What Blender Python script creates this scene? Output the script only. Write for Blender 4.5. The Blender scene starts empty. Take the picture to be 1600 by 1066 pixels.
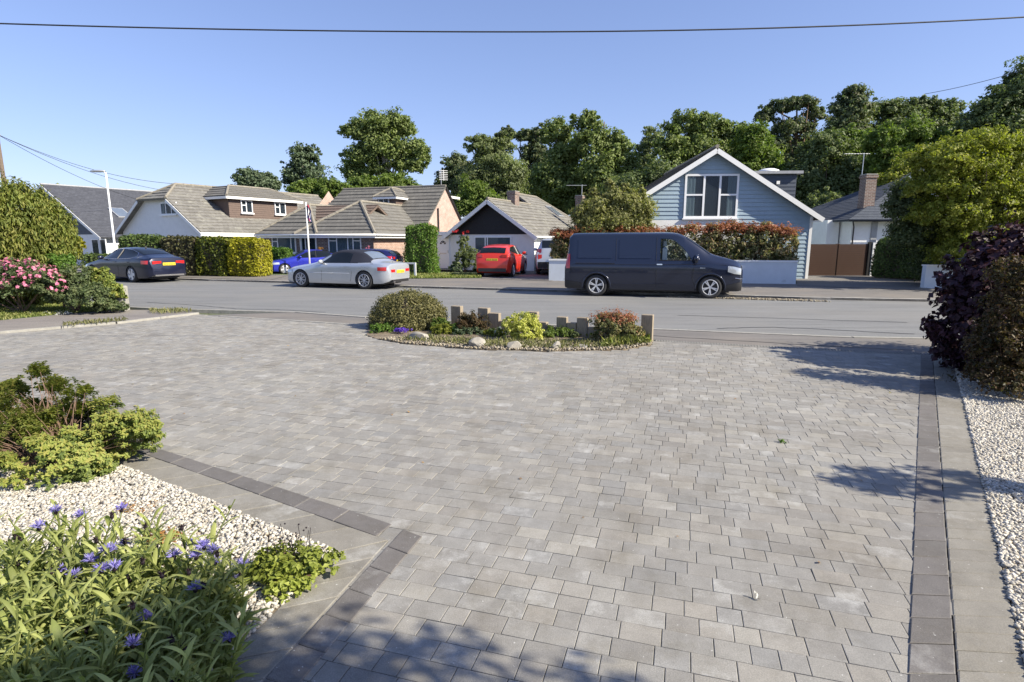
import bpy, bmesh, math, random
import numpy as np
from mathutils import Vector, Matrix
random.seed(7); np.random.seed(7)
R = math.radians
sc = bpy.context.scene
COL = sc.collection

# ------------------------------------------------------------------ camera, sky, sun, exposure
F = 889.0; PITCH = R(10.08); CH = 1.7
cam_d = bpy.data.cameras.new('camera'); cam = bpy.data.objects.new('camera', cam_d); COL.objects.link(cam)
cam.location = (0, 0, CH); cam.rotation_euler = (R(90) - PITCH, 0, 0)
cam_d.sensor_width = 36; cam_d.lens = F / 1600 * 36; cam_d.clip_end = 3000; cam_d.clip_start = 0.05
sc.camera = cam
SUN_AZ = math.atan2(-0.35, 0.94)      # direction towards the sun, from +X counter-clockwise
SUN_EL = R(36)
w = bpy.data.worlds.new('World'); sc.world = w; w.use_nodes = True
nt = w.node_tree; bg = nt.nodes['Background']
sky = nt.nodes.new('ShaderNodeTexSky'); sky.sky_type = 'NISHITA'; sky.sun_disc = False
sky.sun_elevation = SUN_EL; sky.sun_rotation = R(90) - SUN_AZ
sky.altitude = 0; sky.air_density = 1.0; sky.dust_density = 0.5; sky.ozone_density = 3.0
tn = nt.nodes.new('ShaderNodeMix'); tn.data_type = 'RGBA'; tn.blend_type = 'MULTIPLY'; tn.inputs['Factor'].default_value = 1
tn.inputs['B'].default_value = (1.05, 1.07, 1.38, 1)        # a slightly more violet blue, as the day was
gm = nt.nodes.new('ShaderNodeGamma'); gm.inputs['Gamma'].default_value = .72
nt.links.new(sky.outputs[0], gm.inputs['Color']); nt.links.new(gm.outputs[0], tn.inputs['A']); nt.links.new(tn.outputs['Result'], bg.inputs[0]); bg.inputs[1].default_value = 0.115
sd = bpy.data.lights.new('sun', 'SUN'); sd.energy = 5.0; sd.angle = R(0.5); sd.color = (1, .915, .755)
so = bpy.data.objects.new('sun', sd); COL.objects.link(so)
sv = Vector((math.cos(SUN_AZ) * math.cos(SUN_EL), math.sin(SUN_AZ) * math.cos(SUN_EL), math.sin(SUN_EL)))
so.rotation_euler = sv.to_track_quat('Z', 'Y').to_euler(); so.location = (20, -10, 30)
sc.view_settings.view_transform = 'Standard'; sc.view_settings.look = 'None'
sc.view_settings.exposure = 0.89; sc.view_settings.gamma = 1

# ------------------------------------------------------------------ helpers
cp, sp = math.cos(PITCH), math.sin(PITCH)
def ray(px, py):
    u = (px - 800) / F; v = (533 - py) / F
    return Vector((u, cp + v * sp, -sp + v * cp))
def P(px, py, z=0.0):                 # where the photograph's pixel meets the plane z
    d = ray(px, py); t = (z - CH) / d.z
    return Vector((d.x * t, d.y * t, z))
def PY(px, py, Y):                    # the point at distance Y
    d = ray(px, py); t = Y / d.y
    return Vector((d.x * t, Y, CH + d.z * t))
def SC(py, Y):                        # metres per photo pixel there
    return Y / ray(800, py).y / F

def tag(o, label=None, cat=None, group=None, kind=None):
    if label: o['label'] = label
    if cat: o['category'] = cat
    if group: o['group'] = group
    if kind: o['kind'] = kind
    return o
def thing(name, label, cat, loc=(0, 0, 0), rz=0, group=None):
    o = bpy.data.objects.new(name, None); COL.objects.link(o); o.location = loc; o.rotation_euler = (0, 0, rz)
    o.empty_display_size = .2
    return tag(o, label, cat, group)
def copy_tree(o, parent=None):
    c = o.copy(); COL.objects.link(c)
    if parent is not None: c.parent = parent
    for ch in list(o.children): copy_tree(ch, c)
    return c
def link(name, me, m, parent=None):
    o = bpy.data.objects.new(name, me); COL.objects.link(o)
    if m is not None and len(me.materials) == 0: me.materials.append(m)
    if parent is not None: o.parent = parent
    return o

class MB:
    def __init__(s, T=None): s.v = []; s.f = []; s.T = T; s.att = []; s.cur = 0.0
    def V(s, pts):
        i = len(s.v)
        for p in pts:
            p = Vector(p)
            if s.T is not None: p = s.T @ p
            s.v.append(p); s.att.append(s.cur)
        return i
    def poly(s, pts):
        i = s.V(pts); s.f.append(tuple(range(i, i + len(pts)))); return s
    def box(s, x0, x1, y0, y1, z0, z1):
        i = s.V([(x0, y0, z0), (x1, y0, z0), (x1, y1, z0), (x0, y1, z0), (x0, y0, z1), (x1, y0, z1), (x1, y1, z1), (x0, y1, z1)])
        for f in ((0, 3, 2, 1), (4, 5, 6, 7), (0, 1, 5, 4), (1, 2, 6, 5), (2, 3, 7, 6), (3, 0, 4, 7)): s.f.append(tuple(i + k for k in f))
        return s
    def cbox(s, x0, x1, y0, y1, z0, z1, c=.01):      # chamfered top
        i = s.V([(x0, y0, z0), (x1, y0, z0), (x1, y1, z0), (x0, y1, z0), (x0, y0, z1 - c), (x1, y0, z1 - c), (x1, y1, z1 - c), (x0, y1, z1 - c),
                 (x0 + c, y0 + c, z1), (x1 - c, y0 + c, z1), (x1 - c, y1 - c, z1), (x0 + c, y1 - c, z1)])
        for f in ((8, 9, 10, 11), (0, 1, 5, 4), (1, 2, 6, 5), (2, 3, 7, 6), (3, 0, 4, 7), (4, 5, 9, 8), (5, 6, 10, 9), (6, 7, 11, 10), (7, 4, 8, 11)): s.f.append(tuple(i + k for k in f))
        return s
    def beam(s, a, b, wd, h, up=(0, 0, 1)):
        a = Vector(a); b = Vector(b); d = (b - a).normalized(); x = d.cross(Vector(up)).normalized(); y = x.cross(d)
        q = [(-wd / 2, -h / 2), (wd / 2, -h / 2), (wd / 2, h / 2), (-wd / 2, h / 2)]
        i = s.V([a + x * p + y * r for p, r in q] + [b + x * p + y * r for p, r in q])
        for f in ((0, 1, 2, 3), (7, 6, 5, 4), (0, 4, 5, 1), (1, 5, 6, 2), (2, 6, 7, 3), (3, 7, 4, 0)): s.f.append(tuple(i + k for k in f))
        return s
    def tube(s, path, rad, n=8, cap=True):
        path = [Vector(p) for p in path]
        if not hasattr(rad, '__len__'): rad = [rad] * len(path)
        rings = []; x = None
        for k, p in enumerate(path):
            d = (path[min(k + 1, len(path) - 1)] - path[max(k - 1, 0)])
            if d.length < 1e-9: d = Vector((0, 0, 1))
            d.normalize()
            if x is None: x = d.orthogonal().normalized()
            x = (x - d * x.dot(d)); x = x.normalized() if x.length > 1e-6 else d.orthogonal().normalized()
            y = d.cross(x)
            rings.append(s.V([p + (x * math.cos(2 * math.pi * j / n) + y * math.sin(2 * math.pi * j / n)) * rad[k] for j in range(n)]))
        for k in range(len(rings) - 1):
            for j in range(n):
                j2 = (j + 1) % n
                s.f.append((rings[k] + j, rings[k] + j2, rings[k + 1] + j2, rings[k + 1] + j))
        if cap:
            s.f.append(tuple(rings[0] + j for j in reversed(range(n)))); s.f.append(tuple(rings[-1] + j for j in range(n)))
        return s
    def lathe(s, prof, n=24, axis='z', c=(0, 0, 0)):
        c = Vector(c); rings = []
        for r, h in prof:
            pts = []
            for j in range(n):
                a = 2 * math.pi * j / n; q = (r * math.cos(a), r * math.sin(a))
                pts.append(c + (Vector((q[0], q[1], h)) if axis == 'z' else Vector((q[0], h, q[1]))))
            rings.append(s.V(pts))
        for k in range(len(rings) - 1):
            for j in range(n):
                j2 = (j + 1) % n; s.f.append((rings[k] + j, rings[k] + j2, rings[k + 1] + j2, rings[k + 1] + j))
        return s
    def grid(s, rows):
        idx = [s.V(r) for r in rows]; n = len(rows[0])
        for a in range(len(rows) - 1):
            for b in range(n - 1): s.f.append((idx[a] + b, idx[a] + b + 1, idx[a + 1] + b + 1, idx[a + 1] + b))
        return s
    def courses(s, poly, step, proud, base=0.004, n=None, jitter=0):
        """lay a polygon in overlapping courses (tiles or boards), lower edge of each course proud"""
        poly = [Vector(p) for p in poly]
        if n is None:
            n = Vector((0, 0, 0))
            for k in range(len(poly)): n += poly[k].cross(poly[(k + 1) % len(poly)])
            n.normalize()
        if abs(n.z) > .999: u = Vector((1, 0, 0))
        else: u = Vector((0, 0, 1)).cross(n).normalized()
        vv = n.cross(u); o = poly[0]
        pts = [((p - o).dot(u), (p - o).dot(vv)) for p in poly]
        v0 = min(p[1] for p in pts); v1 = max(p[1] for p in pts)
        def clip(pl, lim, keep_above):
            out = []
            for k in range(len(pl)):
                a, b = pl[k], pl[(k + 1) % len(pl)]
                ia = (a[1] >= lim) if keep_above else (a[1] <= lim); ib = (b[1] >= lim) if keep_above else (b[1] <= lim)
                if ia: out.append(a)
                if ia != ib and abs(b[1] - a[1]) > 1e-9:
                    t = (lim - a[1]) / (b[1] - a[1]); out.append((a[0] + t * (b[0] - a[0]), lim))
            return out
        v = v0
        while v < v1 - .02:
            c = clip(clip(pts, v, True), min(v + step, v1), False)
            if len(c) >= 3:
                pj = proud * (1 + random.uniform(-jitter, jitter))
                s.poly([o + u * a + vv * b + n * (base + pj * (1 - (b - v) / step)) for a, b in c])
                low = sorted([q for q in c if abs(q[1] - v) < 1e-6])
                if len(low) >= 2:
                    a, b = low[0], low[-1]
                    s.poly([o + u * a[0] + vv * v + n * (base - .002), o + u * b[0] + vv * v + n * (base - .002), o + u * b[0] + vv * v + n * (base + pj), o + u * a[0] + vv * v + n * (base + pj)])
            v += step
        return s
    def build(s, name, m, parent=None, smooth=False, uv=True, angle=None):
        me = bpy.data.meshes.new(name); me.from_pydata([tuple(p) for p in s.v], [], s.f); me.update()
        if uv:
            L = me.uv_layers.new(name='UV'); Z = Vector((0, 0, 1)); dat = np.zeros(len(me.loops) * 2)
            for p in me.polygons:
                n = p.normal
                u = Z.cross(n) if abs(n.z) < .98 else Vector((1, 0, 0)); u = u.normalized(); vv = n.cross(u)
                for li in p.loop_indices:
                    c = s.v[me.loops[li].vertex_index]; dat[2 * li] = c.dot(u); dat[2 * li + 1] = c.dot(vv)
            L.data.foreach_set('uv', dat)
        a = me.attributes.new('rnd', 'FLOAT', 'POINT'); a.data.foreach_set('value', np.array(s.att, dtype=np.float32))
        if smooth or angle:
            me.polygons.foreach_set('use_smooth', [True] * len(me.polygons))
            if angle: me.set_sharp_from_angle(angle=R(angle))
        return link(name, me, m, parent)

# ------------------------------------------------------------------ materials
MATS = {}
def new_mat(name):
    m = bpy.data.materials.new(name); m.use_nodes = True; MATS[name] = m
    n = m.node_tree.nodes; return m, n, m.node_tree.links, n['Principled BSDF']
def noise(n, l, scale, detail=4, rough=.6, vec=None, dim=None):
    t = n.new('ShaderNodeTexNoise'); t.inputs['Scale'].default_value = scale; t.inputs['Detail'].default_value = detail; t.inputs['Roughness'].default_value = rough
    if vec is not None: l.new(vec, t.inputs['Vector'])
    return t.outputs['Fac']
def ramp(n, l, fac, stops):
    r = n.new('ShaderNodeValToRGB'); e = r.color_ramp.elements
    while len(e) < len(stops): e.new(.5)
    for k, (p, c) in enumerate(stops):
        e[k].position = p; e[k].color = (c[0], c[1], c[2], 1) if hasattr(c, '__len__') else (c, c, c, 1)
    l.new(fac, r.inputs[0]); return r.outputs[0]
def mixc(n, l, a, b, f, mode='MIX'):
    x = n.new('ShaderNodeMix'); x.data_type = 'RGBA'; x.blend_type = mode
    for sock, val in ((x.inputs['Factor'], f), (x.inputs['A'], a), (x.inputs['B'], b)):
        if hasattr(val, 'is_linked'): l.new(val, sock)
        elif hasattr(val, '__len__'): sock.default_value = (val[0], val[1], val[2], 1)
        else: sock.default_value = val
    return x.outputs['Result']
def math_(n, l, op, a, b=0):
    x = n.new('ShaderNodeMath'); x.operation = op
    for k, val in ((0, a), (1, b)):
        if hasattr(val, 'is_linked'): l.new(val, x.inputs[k])
        else: x.inputs[k].default_value = val
    return x.outputs[0]
def coord(n, kind='Object'): return n.new('ShaderNodeTexCoord').outputs[kind]
def mapping(n, l, vec, scale=(1, 1, 1), rot=(0, 0, 0)):
    x = n.new('ShaderNodeMapping'); x.inputs['Scale'].default_value = scale; x.inputs['Rotation'].default_value = rot; l.new(vec, x.inputs['Vector']); return x.outputs[0]
def bump(n, l, b, h, strength=.4, dist=.01):
    x = n.new('ShaderNodeBump'); x.inputs['Strength'].default_value = strength; x.inputs['Distance'].default_value = dist; l.new(h, x.inputs['Height']); l.new(x.outputs[0], b.inputs['Normal'])
def simple(name, col, rough=.6, var=.15, scale=6, metal=0, coat=0, bmp=0, dirt=None, spec=None, streak=None):
    m, n, l, b = new_mat(name); co = coord(n)
    if streak: co = mapping(n, l, co, streak)
    f = noise(n, l, scale, 5, .65, co)
    lo = tuple(c * (1 - var) for c in col); hi = tuple(min(1, c * (1 + var)) for c in col)
    c = ramp(n, l, f, [(.3, lo), (.7, hi)])
    if dirt:
        f2 = noise(n, l, dirt[1], 6, .7, co); c = mixc(n, l, c, dirt[0], ramp(n, l, f2, [(dirt[2], 0), (dirt[2] + .15, .8)]))
    l.new(c, b.inputs['Base Color']); b.inputs['Roughness'].default_value = rough; b.inputs['Metallic'].default_value = metal
    if coat: b.inputs['Coat Weight'].default_value = coat; b.inputs['Coat Roughness'].default_value = .03
    if spec is not None: b.inputs['Specular IOR Level'].default_value = spec
    if bmp: bump(n, l, b, f, bmp, .01)
    return m
TB = 1.0
def leafmat(name, cols, trans=.35, rough=.55, patch=.25, pscale=.7, boost=1.55):
    if 'blue_petal' in name or name == 'yellow_leaves': boost = 1.35
    elif 'petal' in name or 'gold' in name or 'seed' in name or 'yellow' in name: boost = 1.0
    cols = [tuple(min(.75, q * boost) for q in c) for c in cols]; m, n, l, b = new_mat(name)
    a = n.new('ShaderNodeAttribute'); a.attribute_name = 'rnd'
    k = len(cols); c = ramp(n, l, a.outputs['Fac'], [(i / max(1, k - 1), cc) for i, cc in enumerate(cols)])
    f = noise(n, l, pscale, 3, .5, coord(n)); c = mixc(n, l, c, ramp(n, l, f, [(.35, 1 - patch), (.65, 1.0 + patch * .4)]), 1.0, 'MULTIPLY')
    l.new(c, b.inputs['Base Color']); b.inputs['Roughness'].default_value = rough; b.inputs['Specular IOR Level'].default_value = .3
    t = n.new('ShaderNodeBsdfTranslucent'); c2 = mixc(n, l, c, (1.0, 1.15, .5), 1.0, 'MULTIPLY'); l.new(c2, t.inputs['Color'])
    mx = n.new('ShaderNodeMixShader'); mx.inputs[0].default_value = trans
    l.new(b.outputs[0], mx.inputs[1]); l.new(t.outputs[0], mx.inputs[2]); l.new(mx.outputs[0], n['Material Output'].inputs['Surface'])
    return m
def brickmat(name, c1, c2, mortar, bw=.225, rh=.075, ms=.012, var=.3):
    m, n, l, b = new_mat(name); t = n.new('ShaderNodeTexBrick'); l.new(coord(n, 'UV'), t.inputs['Vector'])
    t.inputs['Scale'].default_value = 1; t.inputs['Brick Width'].default_value = bw; t.inputs['Row Height'].default_value = rh; t.inputs['Mortar Size'].default_value = ms; t.inputs['Mortar Smooth'].default_value = .2
    t.inputs['Color1'].default_value = (*c1, 1); t.inputs['Color2'].default_value = (*c2, 1); t.inputs['Mortar'].default_value = (*mortar, 1)
    f = noise(n, l, 3, 5, .7, coord(n)); c = mixc(n, l, t.outputs['Color'], ramp(n, l, f, [(.3, 1 - var), (.7, 1.1)]), 1.0, 'MULTIPLY')
    l.new(c, b.inputs['Base Color']); b.inputs['Roughness'].default_value = .85; bump(n, l, b, t.outputs['Fac'], -.5, .01)
    return m
def tilemat(name, c1, c2, lich, bw=.3, rh=.34, thr=.58):
    m, n, l, b = new_mat(name); t = n.new('ShaderNodeTexBrick'); l.new(coord(n, 'UV'), t.inputs['Vector'])
    t.inputs['Scale'].default_value = 1; t.inputs['Brick Width'].default_value = bw; t.inputs['Row Height'].default_value = rh; t.inputs['Mortar Size'].default_value = .008
    t.inputs['Color1'].default_value = (*c1, 1); t.inputs['Color2'].default_value = (*c2, 1); t.inputs['Mortar'].default_value = (c1[0] * .5, c1[1] * .5, c1[2] * .5, 1)
    co = coord(n); f = noise(n, l, 2.2, 6, .75, co); c = mixc(n, l, t.outputs['Color'], lich, ramp(n, l, f, [(thr, 0), (thr + .12, .65)]))
    f2 = noise(n, l, 14, 4, .7, co); c = mixc(n, l, c, ramp(n, l, f2, [(.3, .78), (.7, 1.12)]), 1.0, 'MULTIPLY')
    l.new(c, b.inputs['Base Color']); b.inputs['Roughness'].default_value = .85; bump(n, l, b, f2, .4, .01)
    return m
def glassmat(name, col=(.02, .03, .04), alpha=.45):
    m, n, l, b = new_mat(name); b.inputs['Base Color'].default_value = (*col, 1); b.inputs['Roughness'].default_value = .04; b.inputs['Specular IOR Level'].default_value = .8
    t = n.new('ShaderNodeBsdfTransparent'); t.inputs[0].default_value = (.75, .82, .85, 1)
    mx = n.new('ShaderNodeMixShader'); mx.inputs[0].default_value = alpha; l.new(b.outputs[0], mx.inputs[2]); l.new(t.outputs[0], mx.inputs[1]); l.new(mx.outputs[0], n['Material Output'].inputs['Surface'])
    return m

# ------------------------------------------------------------------ leaf meshes
def unit(a): return a / np.maximum(np.linalg.norm(a, axis=-1, keepdims=True), 1e-9)
def leaf_mesh(name, C, N, size, m, parent=None, aspect=.55, jit=.35, up=0.0, fold=.12, rnd=None, along=None):
    """C: leaf centres; N: rough facing of each leaf; a leaf is a folded four-point blade"""
    k = len(C); sz = size * np.random.uniform(1 - jit, 1 + jit, (k, 1))
    n = unit(N + np.random.normal(0, .55, (k, 3)) + np.array([0, 0, up]))
    a = unit(np.cross(n, np.random.normal(0, 1, (k, 3)))) if along is None else unit(along - n * np.sum(along * n, 1, keepdims=True))
    b = np.cross(n, a)
    v = np.empty((k, 4, 3)); v[:, 0] = C - a * sz * .5; v[:, 1] = C + b * sz * aspect * .5 + n * sz * fold; v[:, 2] = C + a * sz * .5; v[:, 3] = C - b * sz * aspect * .5 + n * sz * fold
    me = bpy.data.meshes.new(name); me.vertices.add(4 * k); me.vertices.foreach_set('co', v.reshape(-1))
    me.loops.add(6 * k); me.polygons.add(2 * k)
    base = (np.arange(k) * 4)[:, None]; me.loops.foreach_set('vertex_index', (base + np.array([0, 1, 2, 0, 2, 3])).reshape(-1).astype(np.int32))
    me.polygons.foreach_set('loop_start', (np.arange(2 * k) * 3).astype(np.int32))
    try: me.polygons.foreach_set('loop_total', np.full(2 * k, 3, dtype=np.int32))
    except Exception: pass
    r = np.random.rand(k) if rnd is None else rnd
    at = me.attributes.new('rnd', 'FLOAT', 'POINT'); at.data.foreach_set('value', np.repeat(np.clip(r, 0, 1), 4).astype(np.float32))
    me.update(calc_edges=True)
    return link(name, me, m, parent)

def sphere_pts(n):
    return unit(np.random.normal(0, 1, (n, 3)))
def lobe_leaves(lobes, n, clump=.16, per=40, shell=(.6, 1.0), flat=.75, lower=-.9, noise_amt=.18):
    """clumped points through a set of ellipsoid lobes (c, r): returns centres, normals, clump id value"""
    lobes = [(np.array(c, float), np.array(r, float)) for c, r in lobes]
    area = np.array([(r[0] * r[1] * r[2]) ** (2 / 3) for _, r in lobes]); pr = area / area.sum()
    nc = max(3, n // per); which = np.random.choice(len(lobes), nc, p=pr)
    Cc = np.empty((nc, 3)); Rc = np.empty((nc, 3)); Cd = np.empty((nc, 3))
    for i, wi in enumerate(which):
        c, r = lobes[wi]
        while True:
            d = sphere_pts(1)[0]
            if d[2] > lower: break
        k = np.random.uniform(*shell) * (1 + np.random.normal(0, noise_amt))
        Cc[i] = c + d * r * k; Rc[i] = clump * r.mean() * np.random.uniform(.6, 1.4); Cd[i] = d
    idx = np.random.randint(0, nc, n); d = sphere_pts(n); rad = np.random.rand(n, 1) ** .45
    X = Cc[idx] + d * rad * Rc[idx] * np.array([1, 1, flat])
    N = unit(d * .9 + Cd[idx] * .6 + np.array([0, 0, .35]))
    r = np.clip(np.random.rand(nc)[idx] * .45 + np.random.rand(n) * .55, 0, 1)
    return X, N, r, Cc

def px_lobes(lst, Y, depth=None):
    """lobes written as (px, py, rx, ry[, dY]) in the photo's scale"""
    out = []
    for q in lst:
        dy = q[4] if len(q) > 4 else 0; c = PY(q[0], q[1], Y + dy); s_ = SC(q[1], Y + dy)
        rx, rz = q[2] * s_, q[3] * s_; out.append((c, (rx, depth if depth else (rx + rz) / 2, rz)))
    return out
def tree(name, label, cat, px, Y, lobes, m, n=9000, leaf=.28, clump=.2, bark=None, trunk=.22, shell=(.45, 1.0), group=None, per=45, branches=14, lower=-.8, flat=.7, depth=None, aspect=.6, up=.2, topk=.0, noise_amt=.15, extra=None):
    base = P(px, 560); X0 = PY(px, 340, Y).x; root = thing(name, label, cat, (X0, Y, -.02), 0, group)
    L = [((c[0] - X0, c[1] - Y, c[2]), r) for c, r in px_lobes(lobes, Y, depth)]
    X, N, r, Cc = lobe_leaves(L, n, clump, per, shell, flat, lower, noise_amt)
    keep = X[:, 2] > .05; leaf_mesh('crown', X[keep], N[keep], leaf, m, root, jit=.5, aspect=aspect, up=up, rnd=r[keep])
    t = MB(); zc = np.mean([c[2] for c, _ in L]); cx = np.mean([c[0] for c, _ in L]); zt = max(c[2] for c, _ in L)
    mid = Vector((cx * .35, 0, zc * .55)); top = Vector((cx, 0, zt))
    t.tube([(0, 0, 0), (trunk * .2, 0, zc * .2), mid, (mid + top) / 2, top], [trunk * 1.25, trunk, trunk * .8, trunk * .45, trunk * .12], 9)
    for i in range(branches):
        e = Vector(Cc[random.randrange(len(Cc))]); s0 = mid.lerp(top, random.uniform(0, .75)) if random.random() < .8 else Vector((0, 0, 0)).lerp(mid, random.uniform(.6, 1))
        m1 = s0.lerp(e, .45) + Vector((random.uniform(-.3, .3), random.uniform(-.3, .3), .12 * (e - s0).length))
        t.tube([s0, m1, e], [trunk * .35, trunk * .2, trunk * .05], 6, cap=False)
    t.build('trunk', bark, root, smooth=True, uv=False)
    return root
def shrub(name, label, cat, lobes, m, n, leaf, stem=None, loc=None, clump=.2, per=30, shell=(.55, 1), aspect=.5, up=.2, group=None, lower=-.5, flat=.9, noise_amt=.12, stems=10, part='foliage'):
    """lobes in world metres ((x,y,z),(rx,ry,rz))"""
    c0 = lobes[0][0] if loc is None else loc; root = thing(name, label, cat, (c0[0], c0[1], 0), 0, group)
    L = [((c[0] - c0[0], c[1] - c0[1], c[2]), r) for c, r in lobes]
    X, N, r, Cc = lobe_leaves(L, n, clump, per, shell, flat, lower, noise_amt); k = X[:, 2] > .005
    leaf_mesh(part, X[k], N[k], leaf, m, root, aspect=aspect, up=up, rnd=r[k])
    if stem is not None:
        t = MB()
        for i in range(stems):
            e = Vector(Cc[random.randrange(len(Cc))]); b = Vector((random.uniform(-.1, .1) * L[0][1][0], random.uniform(-.1, .1) * L[0][1][1], 0)) + Vector((L[0][0][0], L[0][0][1], 0)) * .6
            rr = .012 * max(1, L[0][1][2]); t.tube([b, b.lerp(e, .5) + Vector((0, 0, .1 * e.z)), e], [rr, rr * .7, rr * .3], 5, cap=False)
        t.build('stem', stem, root, smooth=True, uv=False)
    return root
# ------------------------------------------------------------------ material library
M = {}
M['bark'] = simple('bark', (.13, .10, .075), .9, .4, 12, bmp=.5)
M['bark_pale'] = simple('bark_pale', (.42, .40, .36), .85, .5, 10, bmp=.3)
M['twig'] = simple('twig', (.16, .10, .07), .85, .3, 30)
M['white'] = simple('white_paint', (.80, .80, .78), .45, .03, 8)
M['upvc'] = simple('white_plastic', (.82, .83, .84), .3, .02, 8)
M['render'] = simple('white_render', (.76, .77, .77), .85, .05, 3, dirt=((.55, .55, .52), 1.2, .62))
M['render_wall'] = simple('pale_wall_render', (.60, .65, .70), .85, .05, 3, dirt=((.40, .42, .43), 2.5, .6))
M['black_board'] = simple('black_board', (.012, .012, .014), .7, .4, 12, streak=(1, 1, 12))
M['slate_board'] = simple('slate_board', (.05, .06, .08), .6, .15, 5)
M['blue_board'] = simple('blue_board', (.29, .385, .46), .55, .05, 4)
M['navy_board'] = simple('navy_board', (.045, .06, .09), .6, .1, 4)
M['brown_clad'] = simple('brown_clad', (.115, .08, .065), .7, .15, 10)
M['dark'] = simple('dark_interior', (.015, .017, .02), .9, .2, 4)
M['curtain'] = simple('curtain_fabric', (.55, .56, .55), .9, .1, 3, streak=(18, 18, .3))
M['grey_cap'] = simple('lead_flashing', (.30, .31, .33), .6, .15, 5)
M['black_plastic'] = simple('black_plastic', (.02, .02, .022), .45, .1, 8)
M['galv'] = simple('galvanised_steel', (.55, .57, .58), .4, .08, 8, metal=.6)
M['glass'] = glassmat('window_glass', (.05, .065, .09), .26)
M['roof_glass'] = simple('rooflight_glass', (.25, .30, .36), .05, .1, 2, metal=.5)
M['brick_brown'] = brickmat('brown_brick', (.20, .115, .085), (.13, .08, .065), (.34, .31, .28))
M['brick_sunlit'] = brickmat('sunlit_brick', (.40, .23, .17), (.31, .18, .135), (.45, .40, .35))  # lighter copy of the bungalow brick, sunlight put into the side wall's colour
M['brick_pink_sunlit'] = brickmat('pink_sunlit_brick', (.50, .31, .25), (.42, .27, .22), (.55, .47, .42))  # pinkish brick with the sun on the gable put into its colour
M['tile_grey'] = tilemat('grey_concrete_tile', (.138, .132, .118), (.172, .164, .146), (.27, .265, .23))
M['tile_worn'] = tilemat('worn_concrete_tile', (.158, .150, .135), (.205, .197, .178), (.31, .305, .26), thr=.52)
M['tile_brown'] = tilemat('brown_concrete_tile', (.14, .10, .08), (.16, .12, .095), (.25, .22, .18), thr=.64)
M['slate'] = tilemat('dark_slate_tile', (.062, .066, .08), (.085, .09, .107), (.15, .15, .15), bw=.25, rh=.22, thr=.7)
M['slate_blue'] = tilemat('blue_slate_tile', (.045, .056, .078), (.06, .073, .095), (.10, .115, .13), bw=.25, rh=.22, thr=.66)
M['ridge'] = simple('ridge_tile', (.23, .21, .17), .85, .25, 7)
M['timber'] = simple('weathered_timber', (.27, .225, .165), .85, .35, 14, streak=(6, 6, .6), bmp=.4)
M['gate_wood'] = simple('stained_gate_wood', (.060, .026, .014), .55, .25, 6, streak=(1, 1, 10))
M['concrete'] = simple('pale_concrete', (.29, .28, .25), .85, .2, 8, dirt=((.28, .27, .24), 5, .55), bmp=.3)
M['kerb'] = simple('kerb_concrete', (.40, .38, .34), .85, .25, 3, dirt=((.24, .23, .20), 4, .52), bmp=.2)
M['stone'] = simple('pale_rock', (.30, .28, .24), .9, .3, 7, dirt=((.20, .18, .15), 9, .55), bmp=.8)
M['rubber'] = simple('tyre_rubber', (.025, .025, .026), .75, .2, 20)
M['alloy'] = simple('alloy', (.62, .63, .65), .3, .05, 10, metal=.25, coat=.5)
M['plate_yellow'] = simple('yellow_plate', (.75, .55, .04), .4, .03, 10)
M['plate_white'] = simple('white_plate', (.75, .75, .72), .4, .03, 10)
M['lamp_clear'] = simple('headlamp_lens', (.55, .58, .6), .1, .1, 20, metal=.3, coat=1)
M['lamp_red'] = simple('red_lens', (.50, .02, .02), .15, .15, 30, coat=1)
M['chrome'] = simple('chrome', (.75, .75, .76), .12, .02, 5, metal=1)
M['carglass'] = simple('tinted_car_glass', (.008, .011, .014), .04, .2, 3, spec=.5)
M['fabric_top'] = simple('dark_fabric_hood', (.008, .011, .024), .9, .1, 20, bmp=.1)
def paint(name, col, metal=.3, rough=.3): return simple(name, col, rough, .04, 2, metal=metal, coat=.7)

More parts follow.
